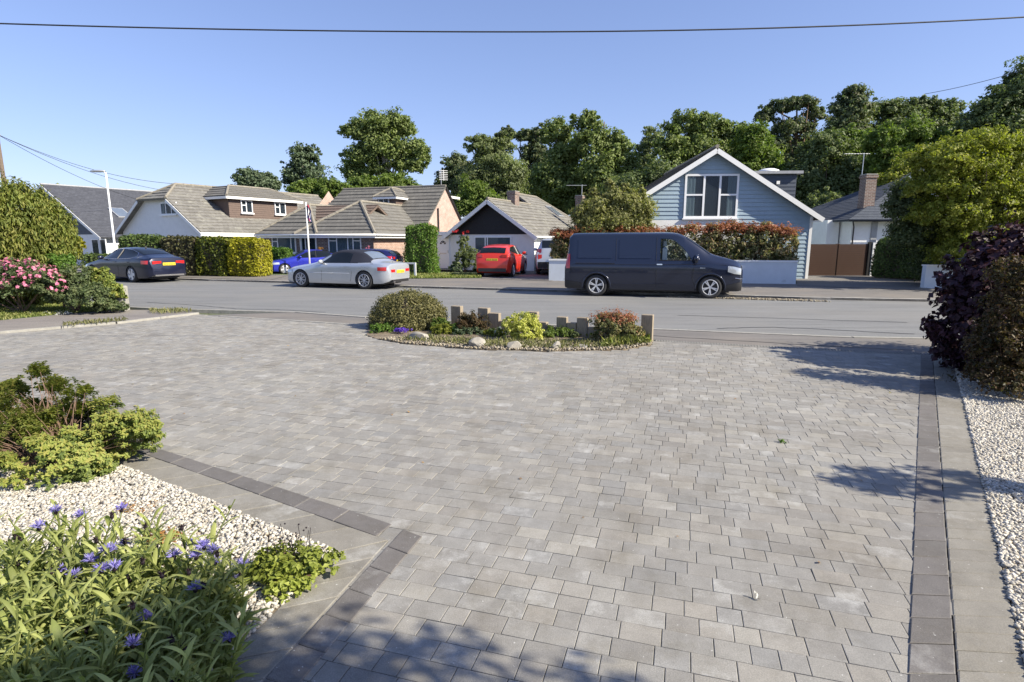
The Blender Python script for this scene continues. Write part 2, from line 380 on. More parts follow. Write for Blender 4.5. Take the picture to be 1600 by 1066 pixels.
# pavers ------------------------------------------------------------
def pavermat(name, cols, pale=.25, speck=.12):
    m, n, l, b = new_mat(name); a = n.new('ShaderNodeAttribute'); a.attribute_name = 'rnd'; co = coord(n)
    c = ramp(n, l, a.outputs['Fac'], [(i / (len(cols) - 1), q) for i, q in enumerate(cols)])
    big = noise(n, l, .55, 4, .6, co); c = mixc(n, l, c, ramp(n, l, big, [(.3, (.90, .885, .87)), (.7, (1.08, 1.08, 1.07))]), 1.0, 'MULTIPLY')
    med = noise(n, l, 9, 5, .7, co); c = mixc(n, l, c, ramp(n, l, med, [(.3, .86), (.7, 1.10)]), 1.0, 'MULTIPLY')
    # lime bloom: milky patches on some of the blocks only
    per = math_(n, l, 'FRACT', math_(n, l, 'MULTIPLY', a.outputs['Fac'], 37.7)); bl = noise(n, l, 5.5, 5, .7, co)
    k = math_(n, l, 'MULTIPLY', ramp(n, l, per, [(.62, 0), (.95, 1)]), ramp(n, l, bl, [(.47, 0), (.70, 1)])); c = mixc(n, l, c, (.50, .50, .48), math_(n, l, 'MULTIPLY', k, pale * 2.2))
    gm_ = noise(n, l, 2.3, 6, .75, co); c = mixc(n, l, c, ramp(n, l, gm_, [(.30, (.80, .78, .73)), (.52, (1, 1, 1))]), 1.0, 'MULTIPLY')   # grime
    os_ = noise(n, l, 1.1, 2, .4, mapping(n, l, co, (1, 1, 1), (0, 0, 1.1))); c = mixc(n, l, c, (.10, .095, .09), ramp(n, l, os_, [(.74, 0), (.80, .35)]))
    fi = noise(n, l, 160, 2, .6, co); c = mixc(n, l, c, ramp(n, l, fi, [(.35, 1 - speck), (.65, 1 + speck)]), 1.0, 'MULTIPLY')
    sp_ = noise(n, l, 60, 2, .5, co); c = mixc(n, l, c, (.55, .55, .52), ramp(n, l, sp_, [(.72, 0), (.76, .7)]))
    l.new(c, b.inputs['Base Color']); b.inputs['Roughness'].default_value = .82; b.inputs['Specular IOR Level'].default_value = .35
    bump(n, l, b, fi, .35, .004); return m
M['paver'] = pavermat('block_paving', [(.215, .208, .194), (.252, .244, .226), (.238, .233, .220), (.292, .280, .252), (.252, .244, .226), (.230, .228, .220), (.268, .254, .228), (.222, .213, .197)])
M['paver_dark'] = pavermat('charcoal_block', [(.125, .118, .112), (.155, .146, .14), (.14, .133, .13)], pale=.16)
M['paver_edge'] = pavermat('edge_slab', [(.20, .19, .168), (.24, .228, .20), (.22, .21, .185)], pale=.2)
M['grout'] = simple('joint_sand', (.135, .125, .108), .95, .3, 30, bmp=.3, dirt=((.06, .075, .03), 1.3, .52))

def asphaltmat(name, col, warm, sc_=1.0):
    m, n, l, b = new_mat(name); co = coord(n)
    f = noise(n, l, 140, 2, .6, co); c = ramp(n, l, f, [(.35, tuple(q * .75 for q in col)), (.65, tuple(q * 1.25 for q in col))])
    st = noise(n, l, 1.2 * sc_, 5, .65, mapping(n, l, co, (.25, 2.2, 1), (0, 0, .25))); c = mixc(n, l, c, ramp(n, l, st, [(.3, .80), (.7, 1.18)]), 1.0, 'MULTIPLY')
    pt = noise(n, l, .35 * sc_, 3, .5, co); c = mixc(n, l, c, warm, ramp(n, l, pt, [(.48, 0), (.62, .5)]))
    l.new(c, b.inputs['Base Color']); b.inputs['Roughness'].default_value = .85; bump(n, l, b, f, .3, .006); return m
M['asphalt'] = asphaltmat('road_asphalt', (.168, .170, .168), (.20, .195, .182))
M['footway'] = asphaltmat('footway_asphalt', (.15, .14, .13), (.21, .185, .155), 1.6)
M['footway_warm'] = asphaltmat('warm_footway', (.19, .172, .158), (.23, .21, .18), 2)
M['tar'] = simple('tar_seam', (.04, .04, .042), .6, .3, 8)
M['soil'] = simple('soil', (.16, .125, .085), .95, .4, 9, bmp=.6, dirt=((.32, .28, .2), 14, .52))
M['ground'] = simple('rough_ground', (.09, .11, .045), .95, .4, 1.5, bmp=.3, dirt=((.16, .14, .08), 3, .55))
M['lawn'] = simple('short_turf', (.085, .125, .035), .95, .3, 5, bmp=.3, dirt=((.2, .19, .09), 3, .55))
M['flag_red'] = simple('red_cloth', (.45, .03, .05), .8, .1, 5); M['flag_blue'] = simple('blue_cloth', (.03, .05, .22), .8, .1, 5)

# foliage
G = {}
G['oak'] = leafmat('oak_leaves', [(.078, .105, .030), (.125, .160, .048), (.185, .215, .078)])
G['oak_bright'] = leafmat('bright_leaves', [(.058, .092, .018), (.098, .140, .028), (.145, .185, .045)], .45)
G['dark'] = leafmat('dark_leaves', [(.065, .088, .036), (.10, .128, .050), (.145, .17, .075)])
G['pine'] = leafmat('pine_needles', [(.062, .085, .042), (.092, .118, .056), (.145, .138, .07)])
G['birch'] = leafmat('birch_leaves', [(.095, .115, .048), (.135, .16, .07), (.175, .20, .10)], .45)
G['olive'] = leafmat('olive_leaves', [(.11, .12, .04), (.18, .18, .07), (.25, .24, .11)], .45)
G['lime'] = leafmat('lime_leaves', [(.09, .115, .018), (.17, .185, .03), (.29, .28, .06)], .45)
G['conifer'] = leafmat('conifer_hedge', [(.055, .08, .018), (.12, .14, .028), (.20, .185, .05)], .3, pscale=2)
G['hedge'] = leafmat('hedge_leaves', [(.034, .056, .016), (.062, .092, .026), (.10, .135, .04)], .25, pscale=1.5)
G['hedge_fresh'] = leafmat('fresh_hedge', [(.05, .10, .018), (.085, .15, .025), (.13, .20, .04)], .4)
G['hedge_bronze'] = leafmat('bronze_hedge', [(.03, .03, .016), (.055, .052, .024), (.12, .12, .05)], .25)
G['gold'] = leafmat('gold_hedge', [(.24, .24, .015), (.36, .34, .02), (.46, .42, .04)], .35)
G['gold_green'] = leafmat('gold_green_hedge', [(.04, .06, .012), (.10, .13, .02), (.26, .27, .03)], .3)
G['photinia'] = leafmat('photinia_leaves', [(.05, .062, .022), (.09, .105, .036), (.17, .16, .07), (.27, .22, .13), (.27, .11, .06)], .35, pscale=3)
G['photinia_red'] = leafmat('photinia_red', [(.15, .065, .032), (.25, .09, .05), (.32, .14, .085)], .4)
G['purple'] = leafmat('purple_leaves', [(.018, .009, .014), (.034, .015, .024), (.075, .028, .038)], .25)
G['bronze'] = leafmat('bronze_leaves', [(.018, .022, .010), (.05, .045, .017), (.10, .055, .028), (.16, .14, .06)], .35, boost=1.2)
G['azalea'] = leafmat('azalea_leaves', [(.055, .08, .02), (.11, .14, .032), (.19, .22, .05), (.24, .22, .06)], .4)
G['mixed'] = leafmat('mixed_leaves', [(.035, .055, .022), (.075, .098, .04), (.14, .155, .075)], .35)
G['yellow'] = leafmat('yellow_leaves', [(.22, .25, .04), (.42, .42, .09), (.60, .58, .22)], .35)
G['dome'] = leafmat('dome_leaves', [(.035, .036, .016), (.080, .078, .030), (.16, .145, .06), (.22, .20, .10)], .3, pscale=4)
G['pink'] = leafmat('pink_petals', [(.55, .12, .25), (.70, .22, .36), (.75, .38, .48)], .3)
G['purple_petal'] = leafmat('violet_petals', [(.10, .05, .42), (.15, .07, .55), (.22, .12, .65)], .3, patch=.1)
G['blue_petal'] = leafmat('blue_petals', [(.15, .12, .48), (.24, .22, .64), (.36, .33, .76)], .35, patch=.1)
G['white_petal'] = leafmat('white_petals', [(.7, .7, .66), (.8, .8, .76)], .3, patch=.05)
G['red_petal'] = leafmat('red_petals', [(.45, .02, .03), (.6, .05, .06)], .3)
G['perennial'] = leafmat('perennial_leaves', [(.14, .165, .05), (.20, .225, .07), (.26, .28, .095), (.31, .33, .12)], .4, pscale=5)
G['sedum'] = leafmat('sedum_leaves', [(.10, .12, .02), (.17, .20, .035), (.25, .27, .06)], .35)
G['rust'] = leafmat('rust_leaves', [(.16, .09, .03), (.30, .15, .05), (.22, .2, .06)], .35)
G['grass'] = leafmat('grass_blades', [(.10, .13, .03), (.16, .19, .05), (.30, .28, .12)], .4)
G['grey_green'] = leafmat('grey_green_leaves', [(.05, .075, .04), (.08, .11, .06), (.13, .16, .10)], .3)
G['straw'] = leafmat('dry_grass', [(.10, .115, .04), (.18, .165, .08)], .3)
G['seed'] = leafmat('dark_seedheads', [(.02, .012, .018), (.05, .03, .04)], .1)

# ------------------------------------------------------------------ ground, road, pavements
def sheet(name, pts, z, m, kind='structure', depth=None, label=None, cat=None):
    mb = MB(); q = [Vector((p[0], p[1], z)) for p in pts]
    ar = sum(q[k].x * q[(k + 1) % len(q)].y - q[(k + 1) % len(q)].x * q[k].y for k in range(len(q)))
    if ar < 0: q.reverse()
    mb.poly(q)
    if depth:
        for k in range(len(q)):
            a, b = q[k], q[(k + 1) % len(q)]; mb.poly([b, a, a - Vector((0, 0, depth)), b - Vector((0, 0, depth))])
    o = mb.build(name, m); return tag(o, label, cat, None, kind)
sheet('ground', [(-500, -60), (500, -60), (500, 700), (-500, 700)], -.10, M['ground'])
NK = [P(1450, 527), P(1330, 525), P(1060, 514), P(800, 503.5), P(576, 494.5), P(466, 486.5), P(330, 483), P(196, 480)]      # near kerb, right to left
NK = [Vector((26, 5.6, 0))] + NK + [Vector((-17, 18.5, 0)), Vector((-45, 33, 0))]
FK = [P(1450, 470), P(1250, 466.5), P(1090, 461.5), P(870, 455), P(690, 450), P(600, 447.5), P(440, 441), P(326, 438), P(268, 436)]
FK = [Vector((34, 11.4, 0))] + FK + [Vector((-23, 28.5, 0)), Vector((-50, 44, 0))]
sheet('road', NK + FK[::-1], -.03, M['asphalt'])
back = [Vector((p.x + 2.2, p.y + 5.5, 0)) for p in FK]
sheet('far_pavement', FK + back[::-1], .035, M['footway'], depth=.1)
def kerb(name, pts, wd, z0, z1, m, seg=.9, side=1):
    mb = MB()
    for a, b in zip(pts[:-1], pts[1:]):
        a = Vector((a[0], a[1], 0)); b = Vector((b[0], b[1], 0)); L = (b - a).length; n = max(1, round(L / seg)); d = (b - a) / L; q = Vector((-d.y, d.x, 0)) * wd * side
        for i in range(n):
            p0 = a + d * (L * i / n + .004); p1 = a + d * (L * (i + 1) / n - .004); h = z1 + random.uniform(-.003, .003)
            pts_ = [p0, p1, p1 + q, p0 + q]
            if side < 0: pts_ = [p0 + q, p1 + q, p1, p0]
            k = mb.V([(v.x, v.y, z0) for v in pts_] + [(v.x, v.y, h) for v in pts_])
            for f in ((4, 5, 6, 7), (0, 1, 5, 4), (1, 2, 6, 5), (2, 3, 7, 6), (3, 0, 4, 7)): mb.f.append(tuple(k + j for j in f))
    return tag(mb.build(name, m), kind='structure')
kerb('far_kerb', FK, .12, -.1, .045, M['kerb'], side=-1)
kerb('near_kerb', NK[:-1], .11, -.1, -.006, M['concrete'], side=1)

# paved drive -------------------------------------------------------
EDGE = [P(308, 491.5), P(340, 494), P(576, 508), P(1020, 531.5), P(1300, 547), P(1500, 556)]
def lineX(p, q, y):      # point with world Y on the line through two ground points
    t = (y - p.y) / (q.y - p.y); return Vector((p.x + t * (q.x - p.x), y, 0))
A0, A1 = P(1436, 621), P(1418, 1066); B0, B1 = P(1462, 621), P(1495, 1066); C0, C1 = P(1495.6, 588), P(1600, 1033)
A0, A1 = lineX(A0, A1, 8.45), lineX(A0, A1, .3); B0, B1 = lineX(B0, B1, 8.4), lineX(B0, B1, .3); C0, C1 = lineX(C0, C1, 8.3), lineX(C0, C1, .3)
drive = EDGE + [C0, C1, Vector((-5, .3, 0)), Vector((-11, 4, 0)), Vector((-14, 7, 0)), P(0, 520), P(180, 505)]
bedK = P(527, 864); bedL = P(203, 734); bedD = P(322, 1060)
bedL = bedK + (bedL - bedK).normalized() * 5.2; bedD = lineX(bedK, bedD, .35)
bed_poly = [bedK, bedL, Vector((-8, 1.2, 0)), Vector((-6, .35, 0)), bedD]
def inside(x, y, poly):
    c = False; n = len(poly)
    for i in range(n):
        a, b = poly[i], poly[i - 1]
        if (a[1] > y) != (b[1] > y) and x < (b[0] - a[0]) * (y - a[1]) / (b[1] - a[1]) + a[0]: c = not c
    return c
sheet('driveway_bedding', drive, -.012, M['grout'])
frontK = [P(1300, 543.5), P(1450, 551)]
sheet('near_pavement', NK[:7] + [P(308, 491.5), P(340, 493.5), P(576, 507.5), P(1020, 529.5), P(1300, 545.5), P(1450, 551.5), Vector((26, 4.2, 0))], -.02, M['footway'])
island = [P(573, 524), P(592, 531), P(640, 538.5), P(740, 546), P(860, 549.5), P(975, 547), P(1018, 539), P(1021, 530), P(860, 518), P(700, 506), P(600, 503), P(576, 508)]

def slab(mb, q, z0, z1, c=.006, gap=.003):
    cx = sum((Vector((p[0], p[1], 0)) for p in q), Vector()) / len(q); n = len(q)
    def ins(d):
        out = []
        for p in q:
            v = Vector((p[0], p[1], 0)) - cx; out.append(cx + v * max(.2, 1 - d * 1.35 / max(v.length, .02)))
        return out
    o = ins(gap); i_ = ins(gap + c)
    tilt = Vector((random.uniform(-.012, .012), random.uniform(-.012, .012), 0))
    k = mb.V([(p.x, p.y, z0) for p in o] + [(p.x, p.y, z1 - c * .6 + (p - cx).dot(tilt)) for p in o] + [(p.x, p.y, z1 + (p - cx).dot(tilt)) for p in i_])
    mb.f.append(tuple(k + 2 * n + j for j in range(n)))
    for j in range(n):
        j2 = (j + 1) % n; mb.f.append((k + j, k + j2, k + n + j2, k + n + j)); mb.f.append((k + n + j, k + n + j2, k + 2 * n + j2, k + 2 * n + j))
pav = MB(); th = R(16.5); e1 = Vector((math.cos(th), -math.sin(th), 0)); e2 = Vector((math.sin(th), math.cos(th), 0)); RH = .118
nB = (B1 - B0).normalized(); nBp = Vector((-nB.y, nB.x, 0))      # points to the right side of the border line
for r in range(-46, 150):
    xx = -20 + random.uniform(0, .2)
    while xx < 12:
        ln = random.choice([.11, .145, .145, .18, .18, .215]); c = e1 * (xx + ln / 2) + e2 * (r * RH + RH / 2)
        if -13 < c.x < 8 and .9 < c.y < 14:
            if inside(c.x, c.y, drive) and not inside(c.x, c.y, bed_poly) and not inside(c.x, c.y, island) and (c - B0).dot(nBp) < -.02:
                pav.cur = random.random(); b0 = e1 * xx + e2 * (r * RH); q = [b0, b0 + e1 * ln, b0 + e1 * ln + e2 * RH, b0 + e2 * RH]
                slab(pav, q, -.03, random.uniform(-.0012, .0012), .0022, .0014)
        xx += ln
tag(pav.build('driveway_paving', M['paver'], uv=False), kind='structure')
def band(name, a0, a1, b0, b1, step, m, z=.006, off=0):
    mb = MB(); L = (a1 - a0).length; n = max(1, round(L / step))
    for i in range(n):
        mb.cur = random.random(); t0, t1 = i / n, (i + 1) / n
        q = [a0.lerp(a1, t0), a0.lerp(a1, t1), b0.lerp(b1, t1), b0.lerp(b1, t0)]
        ar = sum(q[k].x * q[(k + 1) % 4].y - q[(k + 1) % 4].x * q[k].y for k in range(4))
        if ar < 0: q.reverse()
        slab(mb, q, -.03, z + random.uniform(-.001, .001), .005, .0022)
    return tag(mb.build(name, m, uv=False), kind='structure')
band('charcoal_border', A0, A1, B0, B1, .21, M['paver_dark'])
sh = nBp * .002
band('edge_slabs', B0 + sh, B1 + sh, C0, C1, .14, M['paver_edge'])
s1a, s1b = P(300, 718.7), P(613, 820); s1c, s1d = P(209, 704.5), P(588, 839)
s1a = s1b + (s1a - s1b).normalized() * 5; s1c = s1d + (s1c - s1d).normalized() * 5
band('charcoal_border', s1a, s1b, s1c, s1d, .36, M['paver_dark'])
O = P(607, 846); t1 = lineX(O, P(416, 1060), .4); bl = bedK + (bedL - bedK).normalized() * 4.9; ol = O + (s1c - O).normalized() * 4.9
band('edge_slabs', bl, bedK, ol, O, .30, M['paver_edge'])
band('edge_slabs', bedK, lineX(bedK, bedD, .4), O, t1, .17, M['paver_edge'])
r0, r1 = P(660, 839), P(471, 1066)
band('charcoal_border', P(630, 827.5), lineX(P(630, 827.5), P(416, 1060), .4), r0, lineX(r0, r1, .4), .21, M['paver_dark'])

# drainage channel along the top of the drive
def offs(pts, d):
    out = []
    for k, p in enumerate(pts):
        t = (pts[min(k + 1, len(pts) - 1)] - pts[max(k - 1, 0)]).normalized(); out.append(p + Vector((-t.y, t.x, 0)) * d)
    return out
DL = [P(1024, 532.5), P(1160, 540), P(1300, 547.5), P(1500, 556.5)]
dr = thing('drainage_channel', 'pale slotted drainage channel along the top edge of the paved drive', 'drain', (0, 0, 0))
mb = MB()
for a, b in zip(DL[:-1], DL[1:]): mb.beam(a + Vector((0, 0, -.005)), b + Vector((0, 0, -.005)), .13, .02)
mb.build('channel', M['concrete'], dr)
mb = MB()
for a, b in zip(DL[:-1], DL[1:]):
    L = (b - a).length; d = (b - a) / L; q = Vector((-d.y, d.x, 0)); k = 0.0
    while k < L:
        c = a + d * k; mb.beam(c - q * .04 + Vector((0, 0, .0065)), c + q * .04 + Vector((0, 0, .0065)), .016, .004); k += .045
mb.build('slots', M['dark'], dr)
kerb('drive_edging', [P(346, 494), P(576, 508)], .09, -.05, .01, M['concrete'], side=-1)
# tar seams of old trench repairs in the road
for k, pts in enumerate([[(1120, 511), (1200, 509), (1300, 513), (1450, 521)], [(230, 471), (300, 475), (370, 481), (430, 482), (520, 487)],
                         [(1060, 491), (1200, 495), (1450, 503)], [(1020, 523.2), (1130, 529.5), (1300, 539.5), (1450, 547)]]):
    mb = MB(); pp = [P(*q) for q in pts]; pp2 = []
    for a, b in zip(pp[:-1], pp[1:]):
        for j in range(8): pp2.append(a.lerp(b, j / 8) + Vector((random.uniform(-.03, .03), random.uniform(-.03, .03), 0)))
    wd = [.05, .04, .035, .025][k]; z = -.026 if k < 3 else -.016
    A_ = offs(pp2, wd / 2); B_ = offs(pp2, -wd / 2)
    mb.grid([[Vector((p.x, p.y, z)) for p in B_], [Vector((p.x, p.y, z)) for p in A_]])
    tag(mb.build('tar_seam', M['tar'] if k < 3 else M['dark']), kind='structure')

# neighbour's verge at the left
wedge = [P(306, 490.5), P(180, 505), P(0, 520), P(-200, 538), P(-200, 518), P(0, 503), P(110, 492), P(190, 486), P(285, 487)]
sheet('verge_pavement', wedge, .03, M['footway_warm'], depth=.1)
kerb('verge_kerb', [P(308, 490.8), P(180, 506), P(0, 521), P(-200, 539)], .08, -.05, .045, M['concrete'], side=1)
kerb('verge_kerb', [P(284, 487), P(196, 482.5)], .09, -.05, .045, M['concrete'], side=-1)
lawn = [P(-300, 524), P(-200, 518), P(0, 503), P(110, 492), P(190, 486), P(196, 481), Vector((-16, 17.6, 0)), Vector((-40, 26, 0)), Vector((-40, 8, 0))]
sheet('front_lawn', lawn, .028, M['lawn'], depth=.1)
sheet('far_lawn', [P(640, 430), P(752, 431), P(752, 436), P(640, 437)], .05, M['lawn'])
sheet('far_lawn', [P(400, 427), P(455, 428), P(452, 431), P(400, 431)], .05, M['lawn'])
def blades(name, label, regions, n, h, m, kind='stuff', z=.03, wd=.006, cat=None):
    pts = []
    while len(pts) < n:
        poly = random.choice(regions); xs = [p[0] for p in poly]; ys = [p[1] for p in poly]
        x, y = random.uniform(min(xs), max(xs)), random.uniform(min(ys), max(ys))
        if inside(x, y, poly): pts.append((x, y, z))
    C = np.array(pts); hh = h * np.random.uniform(.5, 1.3, (n, 1)); lean = np.random.normal(0, .35, (n, 3)) * hh; lean[:, 2] = 0
    ax = unit(lean + np.array([0, 0, 1.0]) * hh); C[:, 2] += hh[:, 0] * .45
    o = leaf_mesh(name, C, np.random.normal(0, 1, (n, 3)), h, m, None, aspect=wd / h * 2, jit=.3, along=ax); return tag(o, label, cat, None, kind)
blades('lawn_grass', 'short yellow green grass of the lawn in front of the pink flowering shrub', [[P(0, 503), P(110, 492), P(190, 486), P(180, 478), P(60, 470), P(-60, 480), P(-60, 508)]], 9000, .07, G['grass'], cat='grass', wd=.012)
blades('lawn_grass', 'dry grass strip in front of the white door across the road', [[P(640, 430), P(752, 431), P(752, 436), P(640, 437)]], 4000, .12, G['grass'], cat='grass', z=.05, wd=.02)
blades('weed_grass', 'straw coloured weeds sprouting along the pale kerb of the left hand verge', [[P(306, 490), P(285, 487), P(230, 488), P(240, 494)], [P(200, 503), P(150, 506), P(100, 511), P(100, 514), P(200, 505)]], 480, .10, G['straw'], cat='weeds', wd=.008, z=.04)

# gravel ------------------------------------------------------------
def stonemat(name, cols):
    m, n, l, b = new_mat(name); a = n.new('ShaderNodeAttribute'); a.attribute_name = 'rnd'
    c = ramp(n, l, a.outputs['Fac'], [(i / (len(cols) - 1), q) for i, q in enumerate(cols)]); f = noise(n, l, 90, 3, .6, coord(n)); c = mixc(n, l, c, ramp(n, l, f, [(.3, .85), (.7, 1.08)]), 1.0, 'MULTIPLY')
    l.new(c, b.inputs['Base Color']); b.inputs['Roughness'].default_value = .8; return m
M['gravel'] = stonemat('white_gravel', [(.23, .215, .18), (.46, .43, .37), (.56, .53, .46), (.37, .32, .25), (.50, .475, .42), (.63, .60, .535), (.20, .19, .17)])
M['gravel_brown'] = stonemat('brown_gravel', [(.14, .12, .08), (.25, .21, .15), (.34, .30, .22), (.20, .16, .11), (.42, .38, .3)])
def stones(name, label, poly, n, size, m, z=0.0, layers=1, region=None):
    xs = [p[0] for p in poly]; ys = [p[1] for p in poly]; pts = []
    while len(pts) < n:
        x, y = random.uniform(min(xs), max(xs)), random.uniform(min(ys), max(ys))
        if inside(x, y, poly): pts.append((x, y, z + random.uniform(0, size * .9 * layers)))
    C = np.array(pts); k = n
    base = np.array([(sx, sy, sz) for sz in (-1, 1) for sy in (-1, 1) for sx in (-1, 1)], float) * .5
    v = base[None] * (np.random.uniform(.55, 1.15, (k, 1, 3)) * size) + np.random.uniform(-.16, .16, (k, 8, 3)) * size
    q = unit(np.random.normal(0, 1, (k, 4))); a, b_, c_, d_ = q[:, 0], q[:, 1], q[:, 2], q[:, 3]
    Rm = np.stack([np.stack([1 - 2 * (c_**2 + d_**2), 2 * (b_*c_ - a*d_), 2 * (b_*d_ + a*c_)], 1), np.stack([2 * (b_*c_ + a*d_), 1 - 2 * (b_**2 + d_**2), 2 * (c_*d_ - a*b_)], 1), np.stack([2 * (b_*d_ - a*c_), 2 * (c_*d_ + a*b_), 1 - 2 * (b_**2 + c_**2)], 1)], 1)
    v = np.einsum('kij,knj->kni', Rm, v); v[:, :, 2] *= .75; v += C[:, None]
    me = bpy.data.meshes.new(name); me.vertices.add(8 * k); me.vertices.foreach_set('co', v.reshape(-1)); me.loops.add(24 * k); me.polygons.add(6 * k)
    fc = np.array([0, 2, 3, 1, 4, 5, 7, 6, 0, 1, 5, 4, 1, 3, 7, 5, 3, 2, 6, 7, 2, 0, 4, 6])
    me.loops.foreach_set('vertex_index', ((np.arange(k) * 8)[:, None] + fc).reshape(-1).astype(np.int32)); me.polygons.foreach_set('loop_start', (np.arange(6 * k) * 4).astype(np.int32))
    at = me.attributes.new('rnd', 'FLOAT', 'POINT'); at.data.foreach_set('value', np.repeat(np.random.rand(k), 8).astype(np.float32)); me.update(calc_edges=True)
    return tag(link(name, me, m), label, 'gravel', None, 'stuff')
sheet('gravel_base', bed_poly, .002, M['soil'])
vis = [bedK, bedL.lerp(bedK, .12), P(-120, 640), P(-180, 900), Vector((-3.2, 1.0, 0)), lineX(bedK, bedD, 1.0)]
stones('bed_gravel', 'white gravel filling the flower bed in the left foreground', vis, 52000, .0175, M['gravel'], .002)
gr = [C0 + Vector((.01, 0, 0)), C1, Vector((6, .3, 0)), Vector((11, 6, 0)), Vector((9, 9.5, 0)), P(1500, 556)]
sheet('gravel_base', gr, .001, M['soil'])
stones('side_gravel', 'pale gravel beside the right hand border of the drive', [C0, C1 + (C0 - C1) * .12, Vector((2.9, 1.6, 0)), Vector((5.2, 4.5, 0)), Vector((7.2, 7, 0)), Vector((6.2, 8.2, 0))], 74000, .0175, M['gravel'], .001)
dv = [P(1246, 448), P(1448, 456), P(1452, 428), P(1240, 424)]; sheet('far_driveway', dv, .045, M['footway'])
sheet('far_driveway', [P(752, 437), P(862, 441), P(900, 420), P(760, 420)], .046, M['footway'])
sheet('far_driveway', [P(262, 434), P(420, 440), P(480, 424), P(410, 420), P(262, 424)], .047, M['footway'])
sheet('island_soil', island, .006, M['soil'], depth=.03)
stones('gutter_grit', 'brown grit and dead leaves gathered in the gutter of the far kerb', [P(1030, 463), P(1090, 464.5), P(1250, 469.5), P(1300, 470.5), P(1250, 467.6), P(1090, 462.6)], 900, .035, M['gravel_brown'], -.028)
stones('bed_chippings', 'buff stone chippings along the front edge of the island bed', [P(592, 531), P(640, 538.5), P(740, 546), P(860, 549.5), P(975, 547), P(1018, 539), P(1010, 533), P(860, 538), P(740, 532), P(640, 526)], 3500, .03, M['gravel_brown'], .006)
# ------------------------------------------------------------------ houses
def TF(y0): return Matrix(((1, 0, 0, 0), (0, -1, 0, y0), (0, 0, 1, 0), (0, 0, 0, 1)))                       # (along, out, z) on a front wall
def TR(x0): return Matrix(((0, 1, 0, x0), (1, 0, 0, 0), (0, 0, 1, 0), (0, 0, 0, 1)))                        # on a right-hand wall
def house(name, label, A, a, cat='house'):
    r = thing(name, label, cat, (A[0], A[1], 0), -R(a)); r['dir'] = a; return r
def fs(A, a, px, py=375, back=0):
    """distance along the facade line where the photo column px falls"""
    d = ray(px, py); k = d.x / d.y; ca, sa = math.cos(R(a)), math.sin(R(a)); ox, oy = A[0] + sa * back, A[1] + ca * back
    return (k * oy - ox) / (ca + k * sa)
def zat(A, a, s, py, back=0):
    Y = A[1] - s * math.sin(R(a)) + back * math.cos(R(a)); return PY(800, py, Y).z
def window(root, T, s0, s1, z0, z1, cols=(.5,), trans=(), curtain='side', fr=.055, sill=True, frame='upvc', name='window', glass='glass'):
    f = MB(T); o0, o1 = .0, .06
    f.box(s0, s0 + fr, o0, o1, z0, z1); f.box(s1 - fr, s1, o0, o1, z0, z1); f.box(s0 + fr, s1 - fr, o0, o1, z0, z0 + fr); f.box(s0 + fr, s1 - fr, o0, o1, z1 - fr, z1)
    xs = [s0] + [s0 + (s1 - s0) * c for c in cols] + [s1]
    for x in xs[1:-1]: f.box(x - fr * .5, x + fr * .5, o0, o1 - .003, z0 + fr, z1 - fr)
    for i, t in trans:
        z = z0 + (z1 - z0) * t; f.box(xs[i] + fr * .5, xs[i + 1] - fr * .5, o0, o1 - .006, z - fr * .4, z + fr * .4)
    if sill: f.box(s0 - .05, s1 + .05, o0, .12, z0 - .06, z0 - .002)
    o = f.build(name, M[frame], root); s = MB(T).box(s0 + .02, s1 - .02, .034, .038, z0 + .02, z1 - .02).build('pane', M[glass], o)
    MB(T).box(s0 + .02, s1 - .02, .003, .008, z0 + .02, z1 - .02).build('dark_room_backing', M['dark'], o)  # dark sheet standing in for the dim room behind the pane
    if curtain:
        W = s1 - s0
        if curtain == 'full': segs = [(s0 + .05, s1 - .05)]
        elif curtain == 'left': segs = [(s0 + .05, s0 + W * .3)]
        else: segs = [(s0 + .05, s0 + W * .2), (s1 - W * .2, s1 - .05)]
        for a, b in segs:
            c = MB(T); n = max(4, int((b - a) / .05))
            rows = [[(a + (b - a) * i / n, .016 + .006 * math.sin(i * 2.1), z) for i in range(n + 1)] for z in (z0 + .06, z1 - .06)]
            c.grid(rows); c.build('curtain', M['curtain'], o)
    return o
def roof(root, polys, m, step=.33, proud=.035, thick=.10, name='roof', jit=.25):
    mb = MB()
    for pl in polys:
        pl = [Vector(p) for p in pl]; n = Vector((0, 0, 0))
        for k in range(len(pl)): n += pl[k].cross(pl[(k + 1) % len(pl)])
        n.normalize()
        if n.z < 0: pl.reverse(); n = -n
        mb.courses(pl, step, proud, jitter=jit)
        lo = [p - n * thick for p in pl]; mb.poly(list(reversed(lo)))
        for k in range(len(pl)):
            a, b = pl[k], pl[(k + 1) % len(pl)]; mb.poly([a - n * thick, b - n * thick, b + n * .003, a + n * .003])
    return mb.build(name, m, root)
def ridges(root, segs, r=.085, m='ridge', parent=None):
    for a, b in segs:
        a, b = Vector(a), Vector(b); L = (b - a).length; n = max(1, int(L / .45)); up = Vector((0, 0, .03)); mb = MB()
        for i in range(n):
            p, q = a.lerp(b, i / n), a.lerp(b, (i + 1.03) / n); mb.tube([p + up, q + up], [r, r * .9], 7)
        mb.build('ridge_tiles', M[m], parent or root, smooth=False, uv=False)
def boards(root, name, segs, m='white', wd=.03, h=.2):
    for a, b in segs: MB().beam(a, b, wd, h).build(name, M[m], root)
def gutter(root, segs, m='white', down=()):
    mb = MB()
    for a, b in segs: mb.tube([a, b], .055, 8)
    for pts in down: mb.tube(pts, .035, 8)
    return mb.build('gutter', M[m], root, smooth=True, uv=False)
